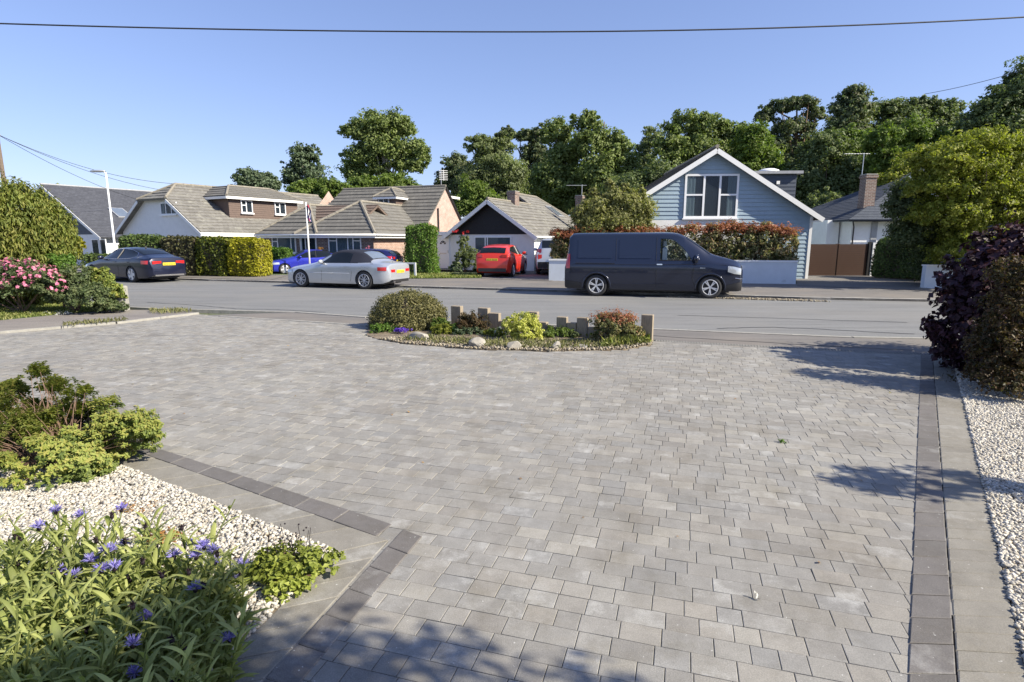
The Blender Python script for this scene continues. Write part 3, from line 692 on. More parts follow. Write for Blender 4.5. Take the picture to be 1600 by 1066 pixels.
def aerial(loc, h, label, rod=.9, mast_from=0, ang=0):
    t = thing('television_aerial', label, 'aerial', loc, ang); mb = MB(); mb.tube([(0, 0, -mast_from), (0, 0, h)], .022, 6); mb.build('mast', M['galv'], t, uv=False)
    b = MB(); b.tube([(-rod, 0, h - .05), (rod * .3, 0, h - .05)], .014, 5)
    for i in range(9): x = -rod + i * rod * .15; b.tube([(x, -.16, h - .05), (x, .16, h - .05)], .007, 4)
    b.build('boom', M['galv'], t, uv=False); return t
def gable_pts(W, ze, zr, xm): return [(0, 0), (W, 0), (W, ze), (xm, zr), (0, ze)]

# --- blue boarded house
A = (4.35, 25.2); a = 3; h1 = house('clapboard_house', 'pale blue clapboard gabled house with white bargeboards behind the dark van', A, a)
W, xm, zr, ze, D = 8.4, 4.2, 5.38, 2.80, 10
mb = MB(); mb.poly([(0, 0, 0), (W, 0, 0), (W, 0, ze), (xm, 0, zr), (0, 0, ze)]); mb.poly([(W, 0, 0), (W, D, 0), (W, D, ze), (W, 0, ze)]); mb.poly([(0, D, 0), (0, 0, 0), (0, 0, ze), (0, D, ze)]); mb.poly([(W, D, 0), (0, D, 0), (0, D, ze), (xm, D, zr), (W, D, ze)])
mb.courses([(0, 0, 0), (W, 0, 0), (W, 0, ze), (xm, 0, zr), (0, 0, ze)], .172, .028, n=Vector((0, -1, 0)))
mb.courses([(W, 0, 0), (W, D, 0), (W, D, ze), (W, 0, ze)], .172, .028, n=Vector((1, 0, 0)))
mb.build('wall', M['blue_board'], h1)
mb = MB(TF(0)); mb.box(W - .06, W + .06, -.05, .05, 0, ze - .1); mb.build('corner_board', M['white'], h1)
MB(TF(0)).box(.02, fs(A, a, 1152), .0, .055, .0, zat(A, a, 4, 344)).build('rendered_panel', M['render'], h1)
s0, s1 = fs(A, a, 1069, 300), fs(A, a, 1153, 300); window(h1, TF(-.03), s0, s1, zat(A, a, 5, 341), zat(A, a, 5, 272), cols=(.36, .655), trans=((0, .53), (2, .53)), curtain='side', fr=.085)
ov = .32; zl = ze - .64 * .3
pr = [[(-.3, -ov, zl), (xm, -ov, zr + .1), (xm, D, zr + .1), (-.3, D, zl)], [(xm, -ov, zr + .1), (W + .3, -ov, zl), (W + .3, D, zl), (xm, D, zr + .1)]]
roof(h1, pr, M['tile_grey']); ridges(h1, [((xm, -ov, zr + .12), (xm, D, zr + .12))])
boards(h1, 'bargeboard', [((-.36, -ov - .03, zl - .1), (xm, -ov - .03, zr - .02)), ((xm, -ov - .03, zr - .02), (W + .36, -ov - .03, zl - .1))], h=.19)
MB().box(W + .0, W + .34, -ov, D, zl - .16, zl - .13).build('soffit', M['white'], h1); MB().box(-.34, 0, -ov, D, zl - .16, zl - .13).build('soffit', M['white'], h1)
gutter(h1, [((W + .36, -ov, zl - .03), (W + .36, D, zl - .03))], 'white')
dm = MB(); dm.box(6.2, 8.15, 1.2, 4.6, 2.9, 4.55); dm.courses([(6.2, 1.2, 3.0), (8.15, 1.2, 3.0), (8.15, 1.2, 4.55), (6.2, 1.2, 4.55)], .17, .02, n=Vector((0, -1, 0))); dm.courses([(8.15, 1.2, 3.0), (8.15, 4.6, 3.0), (8.15, 4.6, 4.55), (8.15, 1.2, 4.55)], .17, .02, n=Vector((1, 0, 0)))
d_ = dm.build('dormer', M['navy_board'], h1)
MB().box(6.0, 8.35, 1.0, 4.8, 4.56, 4.68).build('fascia', M['grey_cap'], d_)
dl = MB(); dl.lathe([(.48, 0), (.48, .08), (.42, .15), (.25, .21), (0, .23)], 20, 'z', (7.3, 2.2, 4.69)); dl.build('rooflight', M['upvc'], d_, smooth=True, uv=False)
MB().box(7.28, 7.42, 1.12, 1.17, 4.12, 4.26).build('wall_lamp', M['white'], d_)

# --- black gabled white bungalow
A = (-3.6, 33.3); a = 25; h2 = house('gabled_bungalow', 'white bungalow with a black boarded gable and white bargeboards behind the red hatchback', A, a)
W, xm, zr, ze, D = 5.3, 2.65, 3.85, 1.98, 5.6
mb = MB(); mb.poly([(0, 0, 0), (W, 0, 0), (W, 0, ze), (xm, 0, zr - .05), (0, 0, ze)]); mb.poly([(W, 0, 0), (W, D, 0), (W, D, ze), (W, 0, ze)]); mb.poly([(0, D, 0), (0, 0, 0), (0, 0, ze), (0, D, ze)])
mb.poly([(W, D, 0), (W, 11, 0), (W, 11, ze - .1), (W, D, ze - .1)]); mb.poly([(W, 11, 0), (-1, 11, 0), (-1, 11, ze), (W, 11, ze)]); mb.poly([(-1, 11, 0), (-1, D, 0), (-1, D, ze), (-1, 11, ze)])
mb.build('wall', M['render'], h2)
MB().courses([(.0, -.01, 2.0), (W, -.01, 2.0), (xm, -.01, zr - .07)], .15, .02, n=Vector((0, -1, 0))).build('gable_boards', M['black_board'], h2)
sl = .70; ov = .4
def gable_roof(xm, zr, hw, y0, y1, drop): return [[(xm - hw, y0, zr - drop), (xm, y0, zr), (xm, y1, zr), (xm - hw, y1, zr - drop)], [(xm, y0, zr), (xm + hw, y0, zr - drop), (xm + hw, y1, zr - drop), (xm, y1, zr)]]
rf = roof(h2, gable_roof(xm, zr + .05, 2.9, -ov, D + .1, 2.9 * sl), M['tile_worn'])
zr2 = 4.62; hw2 = 3.9; xo = xm; xm = xm - (zr2 - zr - .05) / sl - .02
roof(h2, [[(xm - hw2, D, zr2 - hw2 * sl), (xm, D, zr2), (xm, 9, zr2), (xm - hw2, 12, zr2 - hw2 * sl)], [(xm, D, zr2), (xm + hw2, D, zr2 - hw2 * sl), (xm + hw2, 12, zr2 - hw2 * sl), (xm, 9, zr2)], [(xm, 9, zr2), (xm + hw2, 12, zr2 - hw2 * sl), (xm - hw2, 12, zr2 - hw2 * sl)]], M['tile_worn'])
ridges(h2, [((xo, -ov, zr + .06), (xo, D, zr + .06)), ((xm, D, zr2), (xm, 9, zr2)), ((xm, 9, zr2), (xm + hw2, 12, zr2 - hw2 * sl))], r=.07)
xr2 = xm; xm = xo; zl = zr + .05 - 2.9 * sl
boards(h2, 'bargeboard', [((xm - 2.95, -ov - .02, zl - .12), (xm, -ov - .02, zr - .09)), ((xm, -ov - .02, zr - .09), (xm + 2.95, -ov - .02, zl - .12))], h=.2)
gutter(h2, [((xm + 2.95, -ov, zl - .02), (xm + 2.95, D, zl - .02)), ((xr2 + 3.95, D, zr2 - hw2 * sl - .02), (xr2 + 3.95, 12, zr2 - hw2 * sl - .02))])
s0, s1 = fs(A, a, 742, 380), fs(A, a, 799, 380); window(h2, TF(0), s0, s1, zat(A, a, s0, 399), zat(A, a, s0, 370), cols=(.30, .36), curtain='full')
pr_ = MB(TF(0)); x0 = fs(A, a, 671, 380); pr_.box(x0, .0, -1.2, -.0, 0, 1.95); pr_.build('porch', M['render'], h2)
MB(TF(0)).box(x0 - .15, .12, -1.3, .25, 1.96, 2.16).build('porch_roof', M['white'], h2)
xd0, xd1 = fs(A, a, 683, 380), fs(A, a, 702.5, 380)
dd = MB(TF(0)).box(xd0, xd1, .0, .05, .08, 1.92).build('door', M['upvc'], h2)
fl = MB(TF(0))
for i in range(4):
    t0, t1 = math.pi * i / 4 + .08, math.pi * (i + 1) / 4 - .08; c = ((xd0 + xd1) / 2, 1.45)
    fl.poly([(c[0] + .09 * math.cos(t0), .053, c[1] + .09 * math.sin(t0)), (c[0] + .21 * math.cos(t0), .053, c[1] + .21 * math.sin(t0)), (c[0] + .21 * math.cos(t1), .053, c[1] + .21 * math.sin(t1)), (c[0] + .09 * math.cos(t1), .053, c[1] + .09 * math.sin(t1))])
fl.build('fanlight', M['carglass'], dd); MB(TF(0)).box(xd0 + .2, xd1 - .2, .051, .065, .9, .96).box(xd1 - .1, xd1 - .06, .051, .09, .95, 1.1).build('letterbox', M['galv'], dd)
window(h2, TF(0), x0 + .05, xd0 - .03, .1, 1.9, cols=(), trans=((0, .45),), curtain=None, sill=False)
MB(TF(0)).box(x0 - .1, .2, .05, .55, 0, .07).build('doorstep', M['concrete'], h2)
def chimney(root, x, y, z0, z1, wx=.45, wy=.55, m='brick_brown', pots=1):
    c = MB().box(x - wx / 2, x + wx / 2, y - wy / 2, y + wy / 2, z0, z1).box(x - wx / 2 - .04, x + wx / 2 + .04, y - wy / 2 - .04, y + wy / 2 + .04, z1 - .16, z1 - .03).build('chimney', M[m], root)
    MB().box(x - wx / 2 - .02, x + wx / 2 + .02, y - wy / 2 - .02, y + wy / 2 + .02, z1 + .001, z1 + .05).build('cap', M['concrete'], c); return c
chimney(h2, 2.7, 2.9, 3.3, 4.5, .5, .6); chimney(h2, 5.25, 7.7, 2.2, 4.5, .45, .45)
def rooflight(root, xr, x0, x1, y0, y1, z_at, nrm_sl):
    # a glazed frame lying on a slope falling in +x
    n = Vector((nrm_sl, 0, 1)).normalized(); mb = MB(); g = MB()
    for X0, X1, Y0, Y1, o, b in ((x0, x1, y0, y1, .09, mb), (x0 + .08, x1 - .08, y0 + .07, y1 - .07, .10, g)):
        q = [Vector((X0, Y0, z_at(X0))), Vector((X1, Y0, z_at(X1))), Vector((X1, Y1, z_at(X1))), Vector((X0, Y1, z_at(X0)))]; t = [p + n * o for p in q]; b.poly(t)
        if b is mb:
            for k in range(4): b.poly([q[k], q[(k + 1) % 4], t[(k + 1) % 4], t[k]])
    o = mb.build('rooflight', M['grey_cap'], root); g.build('pane', M['roof_glass'], o); return o
rooflight(h2, 0, xr2 + 1.0, xr2 + 2.0, 8.2, 9.2, lambda x: zr2 - (x - xr2) * sl, sl)

# --- brown brick bungalow with twin hips, chalet block behind
A = (-14.04, 31.6); a = 20; h3 = house('hipped_bungalow', 'brown brick bungalow with twin hipped roofs and a taller pink gable, behind the silver convertible', A, a)
mb = MB(); mb.box(.35, 7.3, .35, 6, 0, 2.0); mb.build('wall', M['brick_brown'], h3)
MB().poly([(7.302, .36, 0), (7.302, 6, 0), (7.302, 6, 2.0), (7.302, .36, 2.0)]).build('side_wall', M['brick_sunlit'], h3)
e, rz1, rz2 = 2.0, 3.62, 3.76
def hip(x0, x1, y0, y1, e, r):
    hw = (x1 - x0) / 2; xm = x0 + hw; a, b, c, d = (x0, y0, e), (x1, y0, e), (x1, y1, e), (x0, y1, e); p, q = (xm, y0 + hw, r), (xm, y1 - hw, r)
    return [[a, b, p], [b, c, q, p], [c, d, q], [d, a, p, q]], [(a, p), (b, p), (p, q), (q, c)]
p1, r1_ = hip(0, 4.1, 0, 8, e, rz1); p2, r2_ = hip(2.65, 7.65, -.003, 9.6, e + .003, rz2)
roof(h3, p1, M['tile_grey']); roof(h3, p2, M['tile_grey']); roof(h3, [[(1.2, 1.1, 2.72), (6.2, 1.1, 2.72), (6.2, 2.6, 3.58), (1.2, 2.6, 3.58)], [(1.2, 2.6, 3.58), (6.2, 2.6, 3.58), (6.2, 4.6, 2.5), (1.2, 4.6, 2.5)]], M['tile_brown'])
ridges(h3, r1_ + r2_, r=.09)
boards(h3, 'fascia', [((0, .03, e - .13), (7.65, .03, e - .13)), ((7.62, 0, e - .13), (7.62, 6, e - .13))], h=.15)
gutter(h3, [((0, -.05, e - .05), (7.7, -.05, e - .05)), ((7.7, 0, e - .05), (7.7, 6, e - .05))], down=([(fs(A, a, 455), -.02, e - .08), (fs(A, a, 463), .28, e - .25), (fs(A, a, 464), .28, .1)],))
y_ = .35
for (p0, p1_, t, b, cols, tr, cu) in ((426, 463, 366.5, 395, (.24, .80), ((0, .62),), 'full'), (471, 495, 368.5, 399, (.3,), (), None), (514, 565, 367.5, 397, (.26, .60, .76), ((0, .7), (3, .7)), 'full')):
    s0, s1 = fs(A, a, p0, 380, y_), fs(A, a, p1_, 380, y_); window(h3, TF(y_), s0, s1, zat(A, a, s0, b, y_), zat(A, a, s0, t, y_), cols=cols, trans=tr, curtain=cu)
# chalet block
X0, X1, Y0, Y1, ze, zr = -1.2, 7.54, 5.3, 10.9, 2.4, 5.0; ym = (Y0 + Y1) / 2
mb = MB(); mb.poly([(X1, Y0, 0), (X1, Y1, 0), (X1, Y1, ze), (X1, ym, zr - .06), (X1, Y0, ze)]); mb.poly([(X0, Y1, 0), (X0, Y0, 0), (X0, Y0, ze), (X0, ym, zr - .06), (X0, Y1, ze)]); mb.poly([(X0, Y0, 0), (X1, Y0, 0), (X1, Y0, ze), (X0, Y0, ze)]); mb.poly([(X1, Y1, 0), (X0, Y1, 0), (X0, Y1, ze), (X1, Y1, ze)])
mb.build('gable_wall', M['brick_pink_sunlit'], h3)
roof(h3, [[(X0, Y0 - .3, ze - .25), (X1 + .06, Y0 - .3, ze - .25), (X1 + .06, ym, zr), (X0 + 1.2, ym, zr)], [(X0 + 1.2, ym, zr), (X1 + .06, ym, zr), (X1 + .06, Y1 + .3, ze - .25), (X0, Y1 + .3, ze - .25)]], M['tile_grey'])
ridges(h3, [((X0 + 1.2, ym, zr), (X1 + .06, ym, zr))], r=.07)
boards(h3, 'bargeboard', [((X1 + .09, ym, zr - .05), (X1 + .09, Y1 + .35, ze - .32))], m='black_plastic', h=.12)
MB().tube([(X1 + .06, 7.0, 1.9), (X1 + .06, 7.0, 3.6)], .05, 8).build('soil_pipe', M['black_plastic'], h3, uv=False)
dm = MB().box(3.9, 5.2, 6.1, 8, 3.2, 4.28); dmo = dm.build('dormer', M['brown_clad'], h3)
window(dmo, TF(6.1), 4.0, 4.75, 3.75, 4.2, cols=(.5,), curtain=None, sill=False)
pd, rd = hip(3.75, 5.4, 5.85, 8.3, 4.28, 4.85); roof(dmo, pd, M['tile_grey'], thick=.06); ridges(dmo, rd, r=.06); boards(dmo, 'fascia', [((3.75, 5.84, 4.2), (5.4, 5.84, 4.2)), ((5.41, 5.85, 4.2), (5.41, 7.5, 4.2))], h=.12)
dm = MB().box(X1 - 2.2, X1 - .5, 9.0, 10.4, 3.0, 4.35).build('rear_dormer', M['brown_clad'], h3); MB().box(X1 - 2.4, X1 - .2, 8.9, 10.7, 4.36, 4.5).build('fascia', M['white'], dm)

def world(A, a, x, y, z): ca, sa = math.cos(R(a)), math.sin(R(a)); return Vector((A[0] + x * ca + y * sa, A[1] - x * sa + y * ca, z))
w1 = world(A, a, X1 - .25, ym, 4.8); t = thing('television_aerial', 'ladder shaped television aerial on the ridge of the brown bungalow', 'aerial', w1, R(20)); MB().tube([(0, 0, 0), (0, 0, 1.25)], .02, 6).build('mast', M['galv'], t, uv=False)
b = MB(); b.tube([(.16, 0, .55), (.16, 0, 1.2)], .02, 5)
for i in range(6): b.tube([(-.12, .0, .6 + i * .11), (.42, .0, .6 + i * .11)], .017, 4)
b.build('rods', M['white'], t, uv=False)
A2 = (-3.6, 33.3); w2 = world(A2, 25, 5.45, 7.5, 3.2); aerial(w2, 2.0, 'grey aerial on a tall mast beside the right hand chimney of the black gabled bungalow', 1.0)

# --- white half-hipped chalet
A = (-23.5, 35.0); a = 30; h4 = house('chalet_bungalow', 'white chalet bungalow with half hipped tiled roof and brown dormer behind the hedges', A, a)
W, xm, zr, ze, D = 8.1, 4.05, 4.85, 2.2, 11.5; s_ = (zr - ze) / 4.2; zh = 3.95; xh = (zr - zh) / s_
mb = MB(); mb.poly([(0, 0, 0), (W, 0, 0), (W, 0, ze), (xm + xh, 0, zh - .02), (xm - xh, 0, zh - .02), (0, 0, ze)]); mb.poly([(W, 0, 0), (W, D, 0), (W, D, ze), (W, 0, ze)]); mb.poly([(0, D, 0), (0, 0, 0), (0, 0, ze), (0, D, ze)]); mb.build('wall', M['render'], h4)
o_ = -.35; hb = 1.1
roof(h4, [[(xm + 4.35, o_, zr - 4.35 * s_), (xm + 4.35, D, zr - 4.35 * s_), (xm, D, zr), (xm, hb, zr), (xm + xh, o_, zh)], [(xm - 4.35, D, zr - 4.35 * s_), (xm - 4.35, o_, zr - 4.35 * s_), (xm - xh, o_, zh), (xm, hb, zr), (xm, D, zr)], [(xm - xh, o_, zh), (xm + xh, o_, zh), (xm, hb, zr)]], M['tile_worn'])
ridges(h4, [((xm, hb, zr), (xm, D, zr)), ((xm, hb, zr), (xm + xh, o_, zh)), ((xm, hb, zr), (xm - xh, o_, zh))], r=.08)
boards(h4, 'bargeboard', [((xm + xh, o_ - .02, zh - .12), (xm + 4.4, o_ - .02, zr - 4.4 * s_ - .12)), ((xm - xh, o_ - .02, zh - .12), (xm - 4.4, o_ - .02, zr - 4.4 * s_ - .12))], h=.16)
boards(h4, 'fascia', [((xm + 4.36, o_, zr - 4.35 * s_ - .12), (xm + 4.36, D, zr - 4.35 * s_ - .12))], h=.2)
s0, s1 = fs(A, a, 252, 325), fs(A, a, 277, 325); window(h4, TF(0), s0, s1, zat(A, a, s0, 336), zat(A, a, s0, 317), cols=(.33, .68), curtain='side')
xf = xm + 3.0; d0, d1 = 2.3, 7.1; zb_, zt_ = zr - 3.0 * s_ - .05, 4.18
dm = MB().box(xm + .5, xf, d0, d1, zb_ - .3, zt_); dm.courses([(xf, d0, zb_), (xf, d1, zb_), (xf, d1, zt_), (xf, d0, zt_)], .12, .015, n=Vector((1, 0, 0))); dmo = dm.build('dormer', M['brown_clad'], h4)
hx = 1.35; roof(dmo, [[(xf + .25, d0 - .25, zt_), (xf + .25, d1 + .25, zt_), (xf - hx, d1 - 1, zt_ + .68), (xf - hx, d0 + 1, zt_ + .68)], [(xf + .25, d0 - .25, zt_), (xf - hx, d0 + 1, zt_ + .68), (xm + .3, d0 + 1, zt_ + .68), (xm + .3, d0 - .25, zt_)], [(xf - hx, d1 - 1, zt_ + .68), (xf + .25, d1 + .25, zt_), (xm + .3, d1 + .25, zt_), (xm + .3, d1 - 1, zt_ + .68)], [(xf - hx, d0 + 1, zt_ + .68), (xf - hx, d1 - 1, zt_ + .68), (xm, d1 - 1, zt_ + .66), (xm, d0 + 1, zt_ + .66)]], M['tile_grey'], thick=.06)
ridges(dmo, [((xf + .25, d0 - .25, zt_), (xf - hx, d0 + 1, zt_ + .68)), ((xf - hx, d0 + 1, zt_ + .68), (xf - hx, d1 - 1, zt_ + .68)), ((xf - hx, d1 - 1, zt_ + .68), (xf + .25, d1 + .25, zt_))], r=.07)
boards(dmo, 'fascia', [((xf + .27, d0 - .25, zt_ - .1), (xf + .27, d1 + .25, zt_ - .1)), ((xm + .8, d0 - .27, zt_ - .1), (xf + .25, d0 - .27, zt_ - .1))], h=.14)
for y0, y1 in ((d0 + .75, d0 + 1.5), (d1 - 1.75, d1 - .95)): window(dmo, TR(xf + .015), y0, y1, zb_ + .35, zt_ - .18, cols=(.45,), trans=((0, .6),), curtain=None)

# --- far left dark slate house
a = 30; A = (-26.1 - 14 * math.cos(R(a)), 37 + 14 * math.sin(R(a))); h5 = house('slate_house', 'large dark slate roofed house with navy gable, left of the chalet bungalow', A, a)
W, xm, zr, ze, D = 14, 7, 5.45, 1.95, 12; s_ = (zr - ze) / 7
mb = MB(); mb.poly([(0, 0, 0), (W - .3, 0, 0), (W - .3, 0, ze + .1), (.3, 0, ze + .1)]); mb.poly([(W - .3, 0, 0), (W - .3, D, 0), (W - .3, D, ze), (W - .3, 0, ze)]); mb.build('wall', M['render'], h5)
MB().poly([(.3, 0, ze + .1), (W - .3, 0, ze + .1), (xm, 0, zr - .06)]).courses([(.3, 0, ze + .1), (W - .3, 0, ze + .1), (xm, 0, zr - .06)], .2, .015, n=Vector((0, -1, 0))).build('gable_boards', M['slate_board'], h5)
roof(h5, gable_roof(xm, zr, 7.15, -.3, D, 7.15 * s_), M['slate'], step=.24, proud=.012); ridges(h5, [((xm, -.3, zr), (xm, D, zr))], r=.07, m='grey_cap')
boards(h5, 'bargeboard', [((xm, -.33, zr - .09), (xm + 7.2, -.33, zr - 7.2 * s_ - .09)), ((xm, -.33, zr - .09), (xm - 7.2, -.33, zr - 7.2 * s_ - .09))], h=.17)
for p0, p1_ in ((146, 156), (159, 167)):
    s0, s1 = fs(A, a, p0 - 1, 385), fs(A, a, p1_, 385); window(h5, TF(0), s0, s1, .2, 1.75, cols=(), curtain=None, sill=False)
s0, s1 = fs(A, a, 119, 385), fs(A, a, 131, 385); window(h5, TF(0), s0, s1, .3, 1.6, cols=(), curtain=None, sill=False)
for y0 in (2.2, 5.4): rooflight(h5, 0, xm + 3.2, xm + 4.5, y0, y0 + .95, lambda x: zr - (x - xm) * s_, s_)

# --- right white house
h6 = house('white_house', 'white house with blue slate roof and brick chimney, half hidden right of the brown gate', (17.4, 30), 0)
def L6(x, y, z): return (x - 17.4, y - 30, z)
e6, r6 = 2.72, 5.9
roof(h6, [[L6(17.2, 29.7, e6), L6(34, 29.7, e6), L6(34, 34.2, r6), L6(24.0, 34.2, r6)], [L6(17.2, 39, e6), L6(17.2, 29.7, e6), L6(24.0, 34.2, r6)], [L6(34, 39, e6), L6(17.2, 39, e6), L6(24, 34.2, r6), L6(34, 34.2, r6)]], M['slate_blue'], step=.24, proud=.012)
MB().box(.3, 16.5, .2, 8.6, 0, 2.68).build('wall', M['render'], h6)
MB().box(1.3, 1.6, .14, .2, 0, 2.62).build('recess_shade_strip', M['grey_cap'], h6)  # grey strip painting the shade of a recess in the wall
MB(TF(-.02)).box(3.3, 8, .0, .05, .0, 2.66).build('clad_panel', M['white'], h6)
gutter(h6, [(L6(17.15, 29.62, e6 - .05), L6(34, 29.62, e6 - .05))], 'black_plastic', down=([(.0, -.35, e6 - .1), (.35, .12, e6 - .35), (.35, .12, .1)],))
mb = MB(); mb.box(-.45, .2, 1.2, 8, 0, 2.75); mb.build('annexe', M['render'], h6)
chimney(h6, PY(1355, 300, 31).x - 17.4, 1.0, 2.8, PY(1355, 274, 31).z, .56, .56)
for k in range(3):
    x = 4.9 + k * .85; g = MB(); n = Vector((0, -r6 + e6, 4.5)).normalized()
    q = [Vector((x, y, e6 + (y + .3) * (r6 - e6) / 4.5)) + n * .06 for y in (1.6, 3.2)]
    g.poly([q[0], q[0] + Vector((.7, 0, 0)), q[1] + Vector((.7, 0, 0)), q[1]]); g.build('rooflight', M['roof_glass'], h6)
aerial(PY(1344, 300, 33) + Vector((0, 0, -2.6)), PY(1347, 239, 33).z - PY(1344, 300, 33).z + 2.6, 'thin tall aerial mast standing behind the brick chimney of the white house', 1.1)

# --- small garden shed
t = thing('garden_shed', 'small pale blue shed with dark pitched roof seen over the brown gate', 'shed', (PY(1284, 380, 38).x, 38, 0), 0)
MB().box(-1.0, 1.0, 0, 2, 0, 2.0).build('wall', simple('shed_paint', (.42, .48, .55), .6, .1, 5), t)
roof(t, [[(-1.15, -.15, 1.95), (1.15, -.15, 1.95), (.95, 1, 2.65), (-.95, 1, 2.65)], [(-.95, 1, 2.65), (.95, 1, 2.65), (1.15, 2.15, 1.95), (-1.15, 2.15, 1.95)]], M['slate'], thick=.05)
window(t, TF(0), .0, .75, 1.1, 1.8, cols=(.5,), trans=((0, .5), (1, .5)), curtain=None, fr=.03, sill=False)

# --- front garden wall, gate, posts
wa, wb = P(857.5, 440), P(1243, 445.5); wb.z = 0; d = (wb - wa); L = d.length; ang = math.atan2(d.y, d.x)
gw = thing('garden_wall', 'low pale blue rendered wall in front of the red tipped hedge', 'wall', (wa.x, wa.y, 0), ang); MB().box(0, L, 0, .22, 0, .86).build('wall', M['render_wall'], gw); MB().box(-.02, L + .02, -.03, .25, .861, .92).build('coping', M['render'], gw)
MB().box(L - .22, L, .22, 2.2, 0, .86).build('return_wall', M['render_wall'], gw)
c0 = P(1443, 452); gw2 = thing('garden_wall', 'short end of a pale rendered wall beside the dark hedge, left of the purple bush', 'wall', (c0.x, c0.y, 0), R(-6)); MB().box(0, 3.5, 0, .22, 0, .80).build('wall', M['render_wall'], gw2); MB().box(-.02, 3.5, -.03, .25, .801, .85).build('coping', M['render'], gw2)
g0 = P(1258, 432.5); g1 = P(1352, 432.5); gt = thing('slatted_gate', 'pair of dark brown horizontally slatted driveway gates beside the blue house', 'gate', (g0.x, g0.y, 0), 0); GL = g1.x - g0.x; GH = PY(1300, 381, g0.y).z
for k in range(2):
    x0 = k * GL / 2; mb = MB(); n = 17
    for i in range(n): z = .06 + (GH - .08) * i / n; mb.box(x0 + .03, x0 + GL / 2 - .03, 0, .03, z, z + (GH - .08) / n * .88)
    lf = mb.build('gate_leaf', M['gate_wood'], gt); MB().box(x0 + .1, x0 + GL / 2 - .1, .05, .06, .08, GH - .02).build('backing_board', M['black_board'], lf); MB().box(x0 + .01, x0 + .09, .031, .08, .05, GH).build('stile', M['gate_wood'], lf); MB().box(x0 + GL / 2 - .09, x0 + GL / 2 - .01, .031, .08, .05, GH).build('stile', M['gate_wood'], lf)
MB().box(GL, GL + .14, -.05, .1, 0, GH + .08).build('gate_post', M['black_plastic'], gt); MB().box(GL + .16, GL + .34, -.08, .14, 0, GH + .05).build('pier', M['render'], gt)
# white hurdle beside the convertible
q0 = P(606, 434); q1 = P(650, 435); hd = thing('garden_gate', 'low white framed gate panel with dark mesh beside the silver convertible', 'gate', (q0.x, q0.y, 0), math.atan2(q1.y - q0.y, q1.x - q0.x)); HL = (q1 - q0).length; HH = PY(640, 410.5, q1.y).z
MB().box(0, .07, 0, .05, 0, HH).box(HL - .09, HL, 0, .05, 0, HH).box(.07, HL - .09, 0, .05, HH - .07, HH).box(.07, HL - .09, 0, .05, .05, .1).build('frame', M['white'], hd)
mb = MB()
for i in range(9): mb.box(.1 + i * (HL - .2) / 9, .12 + i * (HL - .2) / 9, .02, .035, .1, HH - .07)
for i in range(4): mb.box(.07, HL - .09, .036, .05, .2 + i * .16, .215 + i * .16)
mb.build('mesh_panel', M['black_plastic'], hd)

# --- street lamp, pole, wires, flag
X = -18.6; lamp = thing('street_lamp', 'slim white street lamp leaning over the navy saloon', 'street lamp', (X, 27, 0)); LH = PY(167, 270, 27).z
MB().tube([(0, 0, 0), (0, 0, 1.2), (0, 0, 1.25), (0, 0, LH)], [.075, .075, .048, .034], 12).build('column', M['white'], lamp, smooth=True, uv=False)
MB().tube([(0, 0, LH - .05), (-.1, 0, LH + .04), (-.25, 0, LH + .06)], .03, 8).build('bracket', M['white'], lamp, smooth=True, uv=False)
lp = MB(); lp.lathe([(.0, -.32), (.09, -.28), (.13, -.1), (.12, .15), (.05, .26), (0, .27)], 14, 'y', (0, 0, 0)); o = lp.build('lantern', M['galv'], lamp, smooth=True, uv=False)
o.rotation_euler = (0, 0, R(90)); o.scale = (1, 1.2, .45); o.location = (-.38, 0, LH + .07)
pl = PY(1, 250, 30); pole = thing('telegraph_pole', 'wooden telegraph pole at the far left edge above the conifer', 'pole', (pl.x, 30, 0)); PH = PY(3, 203, 30).z
MB().tube([(0, 0, 0), (0, 0, PH)], [.11, .085], 12).build('shaft', M['bark'], pole, smooth=True, uv=False); MB().tube([(-.18, 0, PH - .25), (.18, 0, PH - .25)], .03, 6).build('bracket', M['galv'], pole, uv=False)
M['wire'] = simple('black_cable', (.02, .02, .022), .6, .1, 5)
def wire(name, label, pts, r, m='wire'):
    mb = MB(); mb.tube(pts, r, 5); return tag(mb.build(name, M[m], smooth=True, uv=False), label, 'cable')
pts = []
for i in range(41):
    t = i / 40; px = -250 + 2100 * t
    y_of = 50 - 13 * ((px - 800) / 800) ** 2 if px < 800 else 50 - 23 * ((px - 800) / 800) ** 2
    pts.append(PY(px, y_of, 8))
wire('overhead_cable', 'thick black overhead cable sagging across the whole sky', pts, .0095)
def sagwire(label, a, b, sag, r):
    pts = [a.lerp(b, i / 16) - Vector((0, 0, sag * 4 * (i / 16) * (1 - i / 16))) for i in range(17)]; wire('telephone_wire', label, pts, r)
top = Vector((pl.x, 30, PH - .2))
sagwire('upper thin wire running from the telegraph pole to the half hipped chalet', top, world((-23.5, 35.0), 30, 4.0, 1.4, 4.9), .5, .012)
sagwire('middle thin wire running from the telegraph pole to the dark slate house', top, world(A, 30, 7, 8, 5.4) if False else Vector((-21.5, 37, 4.7)), .4, .012)
sagwire('lowest thin wire dropping from the telegraph pole behind the street lamp', top, Vector((-27.0, 42.0, 4.6)), .3, .012)
sagwire('thin wire rising to the top right corner above the trees', PY(1445, 147, 30), PY(1700, 77, 22), .15, .012)
fp = PY(480, 350, 27.6); fl = thing('flagpole', 'white flagpole with a limp flag in front of the brown brick bungalow', 'flagpole', (fp.x, 27.6, 0)); FH = PY(480, 316, 27.6).z
MB().tube([(0, 0, 0), (0, 0, FH)], [.05, .03], 8).build('pole', M['white'], fl, smooth=True, uv=False)
zt, zb_ = PY(480, 319, 27.6).z, PY(480, 345, 27.6).z
